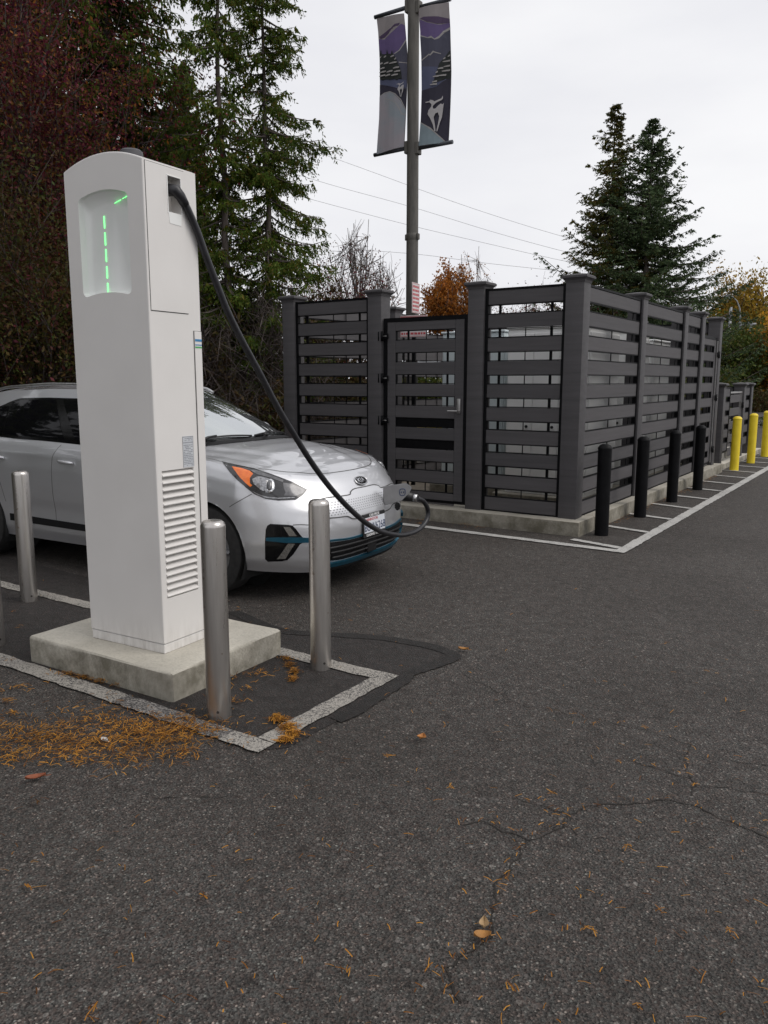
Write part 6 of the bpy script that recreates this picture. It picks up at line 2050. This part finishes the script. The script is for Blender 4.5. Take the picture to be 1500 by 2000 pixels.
# ---- glass, pillars, roof
def g_at(v, u, s=-1):
    """point on the greenhouse by plan column value and height"""
    p = gh_pt(v, u); return Vector((p.x, p.y * s, p.z))
def gpanel(cols_, u0, u1, name, mat, off, nU=14, sides=(-1,), parent=None, u0f=None, u1f=None):
    bm = bmesh.new()
    for s in sides:
        g = []
        for c in cols_:
            row = []
            a = u0f(c) if u0f else u0; b = u1f(c) if u1f else u1
            for k in range(nU + 1):
                u = a + (b - a) * k / nU
                p = g_at(c, u, s)
                l, n_, i, d = bvh_top.find_nearest(p)
                if n_.dot(p - Vector((-1.8, 0, 0.9))) < 0: n_ = -n_
                row.append(bm.verts.new(p + n_ * off))
            g.append(row)
        for a, b in zip(g, g[1:]):
            for k in range(nU): bm.faces.new((a[k], b[k], b[k + 1], a[k + 1]))
    bmesh.ops.remove_doubles(bm, verts=bm.verts, dist=0.0008)
    bmesh.ops.recalc_face_normals(bm, faces=bm.faces)
    f = bm.faces[:][0]; f.normal_update()
    if f.normal.dot(f.calc_center_median() - Vector((-1.8, 0, 0.9))) < 0: bmesh.ops.reverse_faces(bm, faces=bm.faces)
    return finish(bm, name, mat, parent or car, smooth=60)
fc = [('f', a) for a in np.linspace(0, R(64), 30)]
gpanel(fc, 0.015, 0.985, 'windscreen_border', M['gloss_black'], 0.0022, sides=(-1, 1))
fc2 = [('f', a) for a in np.linspace(0, R(61), 30)]
ws = gpanel(fc2, 0.06, 0.955, 'windscreen', M['glass'], 0.0045, sides=(-1, 1))
def sc(x0, x1, n=24): return [('s', float(x)) for x in np.linspace(x0, x1, n)]
for s in (-1, 1):
    gpanel([('f', R(84)), ('f', R(87))] + sc(-0.63, -2.98, 50), 0.0, 0.83, 'window_surround', M['gloss_black'], 0.0022, sides=(s,), u1f=lambda c: 0.83 if c[0] == 's' and c[1] > -2.2 else (0.83 - 0.33 * smooth(-2.2, -3.0, c[1]) if c[0] == 's' else 0.55))
    gpanel(sc(-0.78, -1.42, 20), 0.06, 0.79, 'side_window', M['side_glass'], 0.0045, sides=(s,), u1f=lambda c: 0.79 * smooth(-0.55, -0.80, c[1]) if c[1] > -0.8 else 0.79)
    gpanel(sc(-1.56, -2.40, 20), 0.06, 0.79, 'side_window', M['side_glass'], 0.0045, sides=(s,), u1f=lambda c: 0.79 - 0.2 * smooth(-2.2, -2.6, c[1]) * 0.6)
    gpanel(sc(-2.43, -2.88, 12), 0.06, 0.6, 'quarter_window', M['side_glass'], 0.0045, sides=(s,), u1f=lambda c: 0.66 - 0.3 * smooth(-2.5, -2.9, c[1]))
    bm = bmesh.new()                                     # roof rail
    pts = []
    for k in range(25):
        x = -1.20 - k / 24 * 1.75
        hh = 0.57 - 0.03 * smooth(-2.2, -3, x)
        lift = 0.038 * math.sin(PI * min(1, k / 24)) ** 0.35
        pts.append((x, s * hh, zr(x, hh) + lift - 0.002))
    tube(bm, pts, 0.013, 10)
    finish(bm, 'roof_rail', M['alu'], car, smooth=60)
    # door mirror
    bm = bmesh.new()
    bmesh.ops.create_uvsphere(bm, u_segments=20, v_segments=12, radius=1)
    for v in bm.verts:
        c = v.co
        v.co = Vector((-0.96 + c.x * (0.075 if c.x > 0 else 0.05), s * (0.965 + c.y * 0.125), 1.085 + c.z * 0.082))
    mr_ = finish(bm, 'door_mirror', M['silver'], car, smooth=180)
    bm = bmesh.new(); tube(bm, [(-0.95, s * 0.80, 1.02), (-0.96, s * 0.90, 1.035)], [0.03, 0.024], 10)
    finish(bm, 'mirror_stalk', M['black'], mr_)
# rear screen
gpanel([('r', a) for a in np.linspace(0, R(60), 12)], 0.12, 0.85, 'rear_window', M['side_glass'], 0.004, sides=(-1, 1))
# wipers
def wiper(y0, y1, z_):
    bm = bmesh.new()
    p = []
    for k in range(13):
        y = y0 + (y1 - y0) * k / 12
        best = gh_pt(('f', math.asin(min(1, (abs(y) / 0.80)) ** (2.6 / 2))), z_ + 0.035 * math.sin(PI * k / 12))
        l, n_, i, d = bvh_top.find_nearest(Vector((best.x, y, best.z)))
        if n_.z < 0: n_ = -n_
        p.append(l + n_ * 0.014)
    tube(bm, p, 0.008, 6)
    a = p[5] + Vector((0.05, 0.0, 0.0)); 
    tube(bm, [p[5] + Vector((0, 0, 0.01)), p[3] + Vector((0.03, 0, 0.012)), p[1] + Vector((0.07, 0, 0.0))], [0.008, 0.010, 0.012], 6)
    finish(bm, 'wiper', M['black'], car)
wiper(-0.62, -0.02, 0.055)
wiper(0.02, 0.60, 0.055)
strip_pts = [cast_top(cowl_x(min(abs(y), .79)) + 0.028, y) for y in np.linspace(-0.76, 0.76, 40)]
bm = bmesh.new(); pv = None
for l, n_ in strip_pts:
    A = bm.verts.new(l + Vector((0.012, 0, 0.004))); B = bm.verts.new(l + Vector((-0.05, 0, 0.022)))
    if pv: bm.faces.new((pv[0], A, B, pv[1]))
    pv = (A, B)
finish(bm, 'cowl_panel', M['trim_black'], car)
# ---- side: doors, handles, sill
def side_pair(poly, name, mat, **kw):
    return both(poly, cast_side, name, mat, **kw)
side_pair([(-0.62, 0.395), (-0.62, 0.345), (-2.26, 0.36), (-2.26, 0.42)], 'sill_moulding', M['trim_black'], off=0.006, step=0.06, thick=0.01)
for pts in ([(-1.60, 1.035), (-1.655, 0.955), (-1.67, 0.86), (-1.665, 0.62), (-1.655, 0.40)], [(-0.62, 1.0), (-0.60, 0.85), (-0.57, 0.55), (-0.60, 0.40)], [(-2.62, 1.05), (-2.55, 0.9), (-2.38, 0.72), (-2.30, 0.52)]):
    gap_line(pts, cast_side, 'door_seam', 0.005, mirror=True)
M['edge_glint'] = M['chrome']
for s in (-1, 1):
    for hx in (-1.49, -2.38):
        bm = bmesh.new()
        pts = []
        for k in range(9):
            x = hx - 0.09 + 0.18 * k / 8
            l, n_ = cast_side(x, 0.905 - 0.008 * k / 8)
            o_ = 0.012 + 0.018 * math.sin(PI * k / 8) ** 0.6
            p = l + n_ * o_
            pts.append((p.x, p.y * -s, p.z))
        tube(bm, pts, [0.009] + [0.013] * 7 + [0.009], 10)
        finish(bm, 'door_handle', M['silver'], car, smooth=60)
# ---- wheels, wells, underside
bm = bmesh.new()
box(bm, -3.3, 0.56, -0.62, 0.62, 0.20, 0.42, 0.03, 1)
finish(bm, 'underbody', M['interior'], car)
for xa in XA:
    for s in (-1, 1):
        bm = bmesh.new()
        n = 28
        prev = None
        for k in range(n + 1):
            a = R(-30) + R(240) * k / n
            p = [bm.verts.new((xa + (Rw + 0.004) * math.cos(a), s * yy, ZA + (Rw + 0.004) * math.sin(a))) for yy in (0.885, 0.50)]
            if prev: bm.faces.new((prev[0], prev[1], p[1], p[0]))
            prev = p
        c = [bm.verts.new((xa + (Rw + 0.004) * math.cos(2 * PI * k / 40), s * 0.50, ZA + (Rw + 0.004) * math.sin(2 * PI * k / 40))) for k in range(40)]
        bm.faces.new(c)
        finish(bm, 'wheel_well', M['interior'], car)
        bm = bmesh.new()
        r0 = 0.330
        prof = [(0.22, -0.10), (0.30, -0.108), (0.322, -0.098), (r0, -0.075), (r0, 0.075), (0.322, 0.098), (0.30, 0.108), (0.22, 0.10)]
        lathe(bm, prof, 48)
        for v in bm.verts: v.co = Vector((xa + v.co.x, s * 0.775 + v.co.z, r0 + v.co.y))
        bmesh.ops.recalc_face_normals(bm, faces=bm.faces)
        ty = finish(bm, 'tyre', M['tyre'], car, smooth=40)
        bm = bmesh.new()
        lathe(bm, [(0.0, 0.055), (0.06, 0.06), (0.075, 0.04), (0.20, 0.05), (0.218, 0.075), (0.226, 0.09), (0.226, -0.09)], 40)
        for k in range(5):
            a = 2 * PI * k / 5
            tube(bm, [(0.05 * math.cos(a), 0.05 * math.sin(a), 0.066), (0.21 * math.cos(a), 0.21 * math.sin(a), 0.075)], [0.03, 0.022], 8)
        for v in bm.verts: v.co = Vector((xa + v.co.x, s * (0.775 + v.co.z), r0 + v.co.y))
        bmesh.ops.recalc_face_normals(bm, faces=bm.faces)
        finish(bm, 'rim', M['rim'], ty, smooth=40)
# ---- open charge flap, port, cap
l, n_ = cast_yz(0.185, 0.655)
hg = l + Vector((0.012, 0, 0))
fd = Vector((0.80, 0.60, 0.0)).normalized()        # the flap swings out to the front
fn = Vector((fd.y, -fd.x, 0))
fu = Vector((0, 0, 1))
fo = [(0.0, -0.04), (0.012, -0.076), (0.145, -0.040), (0.205, 0.020), (0.222, 0.055), (0.222, 0.069), (0.180, 0.098), (0.008, 0.075), (0.0, 0.066)]
hg = hg + Vector((0, 0, 0.012))
bm = bmesh.new()
A = [bm.verts.new(hg + fd * p[0] + fu * p[1] + fn * 0.008) for p in fo]
B = [bm.verts.new(hg + fd * p[0] + fu * p[1] - fn * 0.008) for p in fo]
bm.faces.new(A); bm.faces.new(list(reversed(B)))
for i in range(len(fo)): bm.faces.new((A[i], B[i], B[(i + 1) % len(fo)], A[(i + 1) % len(fo)]))
bmesh.ops.recalc_face_normals(bm, faces=bm.faces)
bmesh.ops.bevel(bm, geom=[e for e in bm.edges], offset=0.004, segments=2, affect='EDGES')
M['flap'] = noise_mat('flap_inside', (0.24, 0.24, 0.245), (0.29, 0.29, 0.295), 14, 0.38, metal=0.35)
flp = finish(bm, 'charge_flap', M['flap'], car, smooth=30)
bm = bmesh.new()
cpt = hg + fd * 0.150 + fu * 0.028 + fn * 0.0085
ringp = []
for k in range(33):
    a = 2 * PI * k / 32
    ca, sa = math.cos(a), math.sin(a)
    ringp.append(cpt + fd * (0.022 * abs(ca) ** 0.6 * (1 if ca > 0 else -1)) + fu * (0.026 * abs(sa) ** 0.6 * (1 if sa > 0 else -1)))
tube(bm, ringp, 0.003, 6, cap=False)
for dx_ in (-0.008, 0.008): tube(bm, [cpt + fd * dx_ + fu * 0.008, cpt + fd * dx_ - fu * 0.008], 0.003, 6)
finish(bm, 'emblem', M['plate_ink'], flp)
bm = bmesh.new()
for k in range(7):
    a = 2 * PI * k / 7
    c = hg + fd * 0.11 - fu * 0.082 + fn * (0.012)
    tube(bm, [c + Vector((0.0, 0.012 * math.cos(a), 0.012 * math.sin(a))) * 1.5 - fn * 0.02, c + Vector((0.0, 0.012 * math.cos(a), 0.012 * math.sin(a))) * 1.5 + fn * 0.02], 0.013, 8)
finish(bm, 'port_cap', M['trim_black'], car)
bm = bmesh.new()
l2, n2 = cast_yz(0.36, 0.66)
tube(bm, [l2 - Vector((0.05, 0, 0)), l2 + Vector((0.02, 0, 0))], 0.055, 20)
finish(bm, 'charge_port', M['trim_black'], car)

# ------------------------------------------------------------------ charging cable
start = ch.matrix_basis @ Vector((-0.045, 0.185, 2.335))
port = CM @ (l2 + Vector((0.03, 0, 0)))
CT = [((352, 383), 0.0), ((366, 408), 0.02), ((385, 452), 0.05), ((402, 500), 0.09), ((422, 552), 0.14), ((446, 612), 0.20), ((474, 668), 0.27), ((505, 725), 0.34), ((542, 795), 0.43), ((575, 850), 0.52), ((605, 898), 0.61), ((635, 940), 0.69), ((662, 972), 0.76), ((694, 1004), 0.84), ((722, 1026), 0.90), ((750, 1040), 0.95), ((785, 1045), 1.0), ((815, 1036), 1.03), ((832, 1018), 1.05), ((836, 998), 1.05), ((828, 980), 1.04), ((815, 973), 1.03)]
# the cable hangs in a nearly vertical plane between the outlet and the port
p_out = ch.matrix_basis @ Vector((0.02, 0.195, 2.325))
end = CM @ (l2 + Vector((0.22, 0.10, 0.0)))
hd0 = Vector((p_out.x, p_out.y, 0)); hd1 = Vector((end.x, end.y, 0))
cpts = [start, p_out]
pn = Vector((-(hd1 - hd0).y, (hd1 - hd0).x, 0))
for (px, py), f in CT:
    d = cam_ray(px, py)
    cpts.append(ORG + d * ((hd0 - ORG).dot(pn) / d.dot(pn)))
cb = thing('charging_cable', 'thick black charging cable hanging from the charger to the open port of the silver car', 'cable', tuple(p_out))
inv = Matrix.Translation(-p_out)
bm = bmesh.new()
tube(bm, [inv @ p for p in spline(cpts, 6)], 0.019, 14)
finish(bm, 'cable', M['rubber'], cb)
tip = cpts[-1]
pdir = (port - tip).normalized()
bm = bmesh.new()
tube(bm, [inv @ p for p in (start, start.lerp(p_out, .5), p_out, cpts[2], cpts[3].lerp(cpts[2], .3))], [0.030, 0.030, 0.030, 0.026, 0.022], 16)
finish(bm, 'strain_relief', M['rubber'], cb)
bm = bmesh.new()
tube(bm, [inv @ (tip - pdir * 0.0), inv @ (tip + pdir * 0.035)], 0.029, 16)
finish(bm, 'collar', M['alu'], cb)
bm = bmesh.new()
tube(bm, [inv @ (tip + pdir * 0.034), inv @ (tip + pdir * 0.10), inv @ (tip + pdir * 0.16), inv @ (port)], [0.032, 0.040, 0.045, 0.05], 16)
finish(bm, 'plug', M['black'], cb)
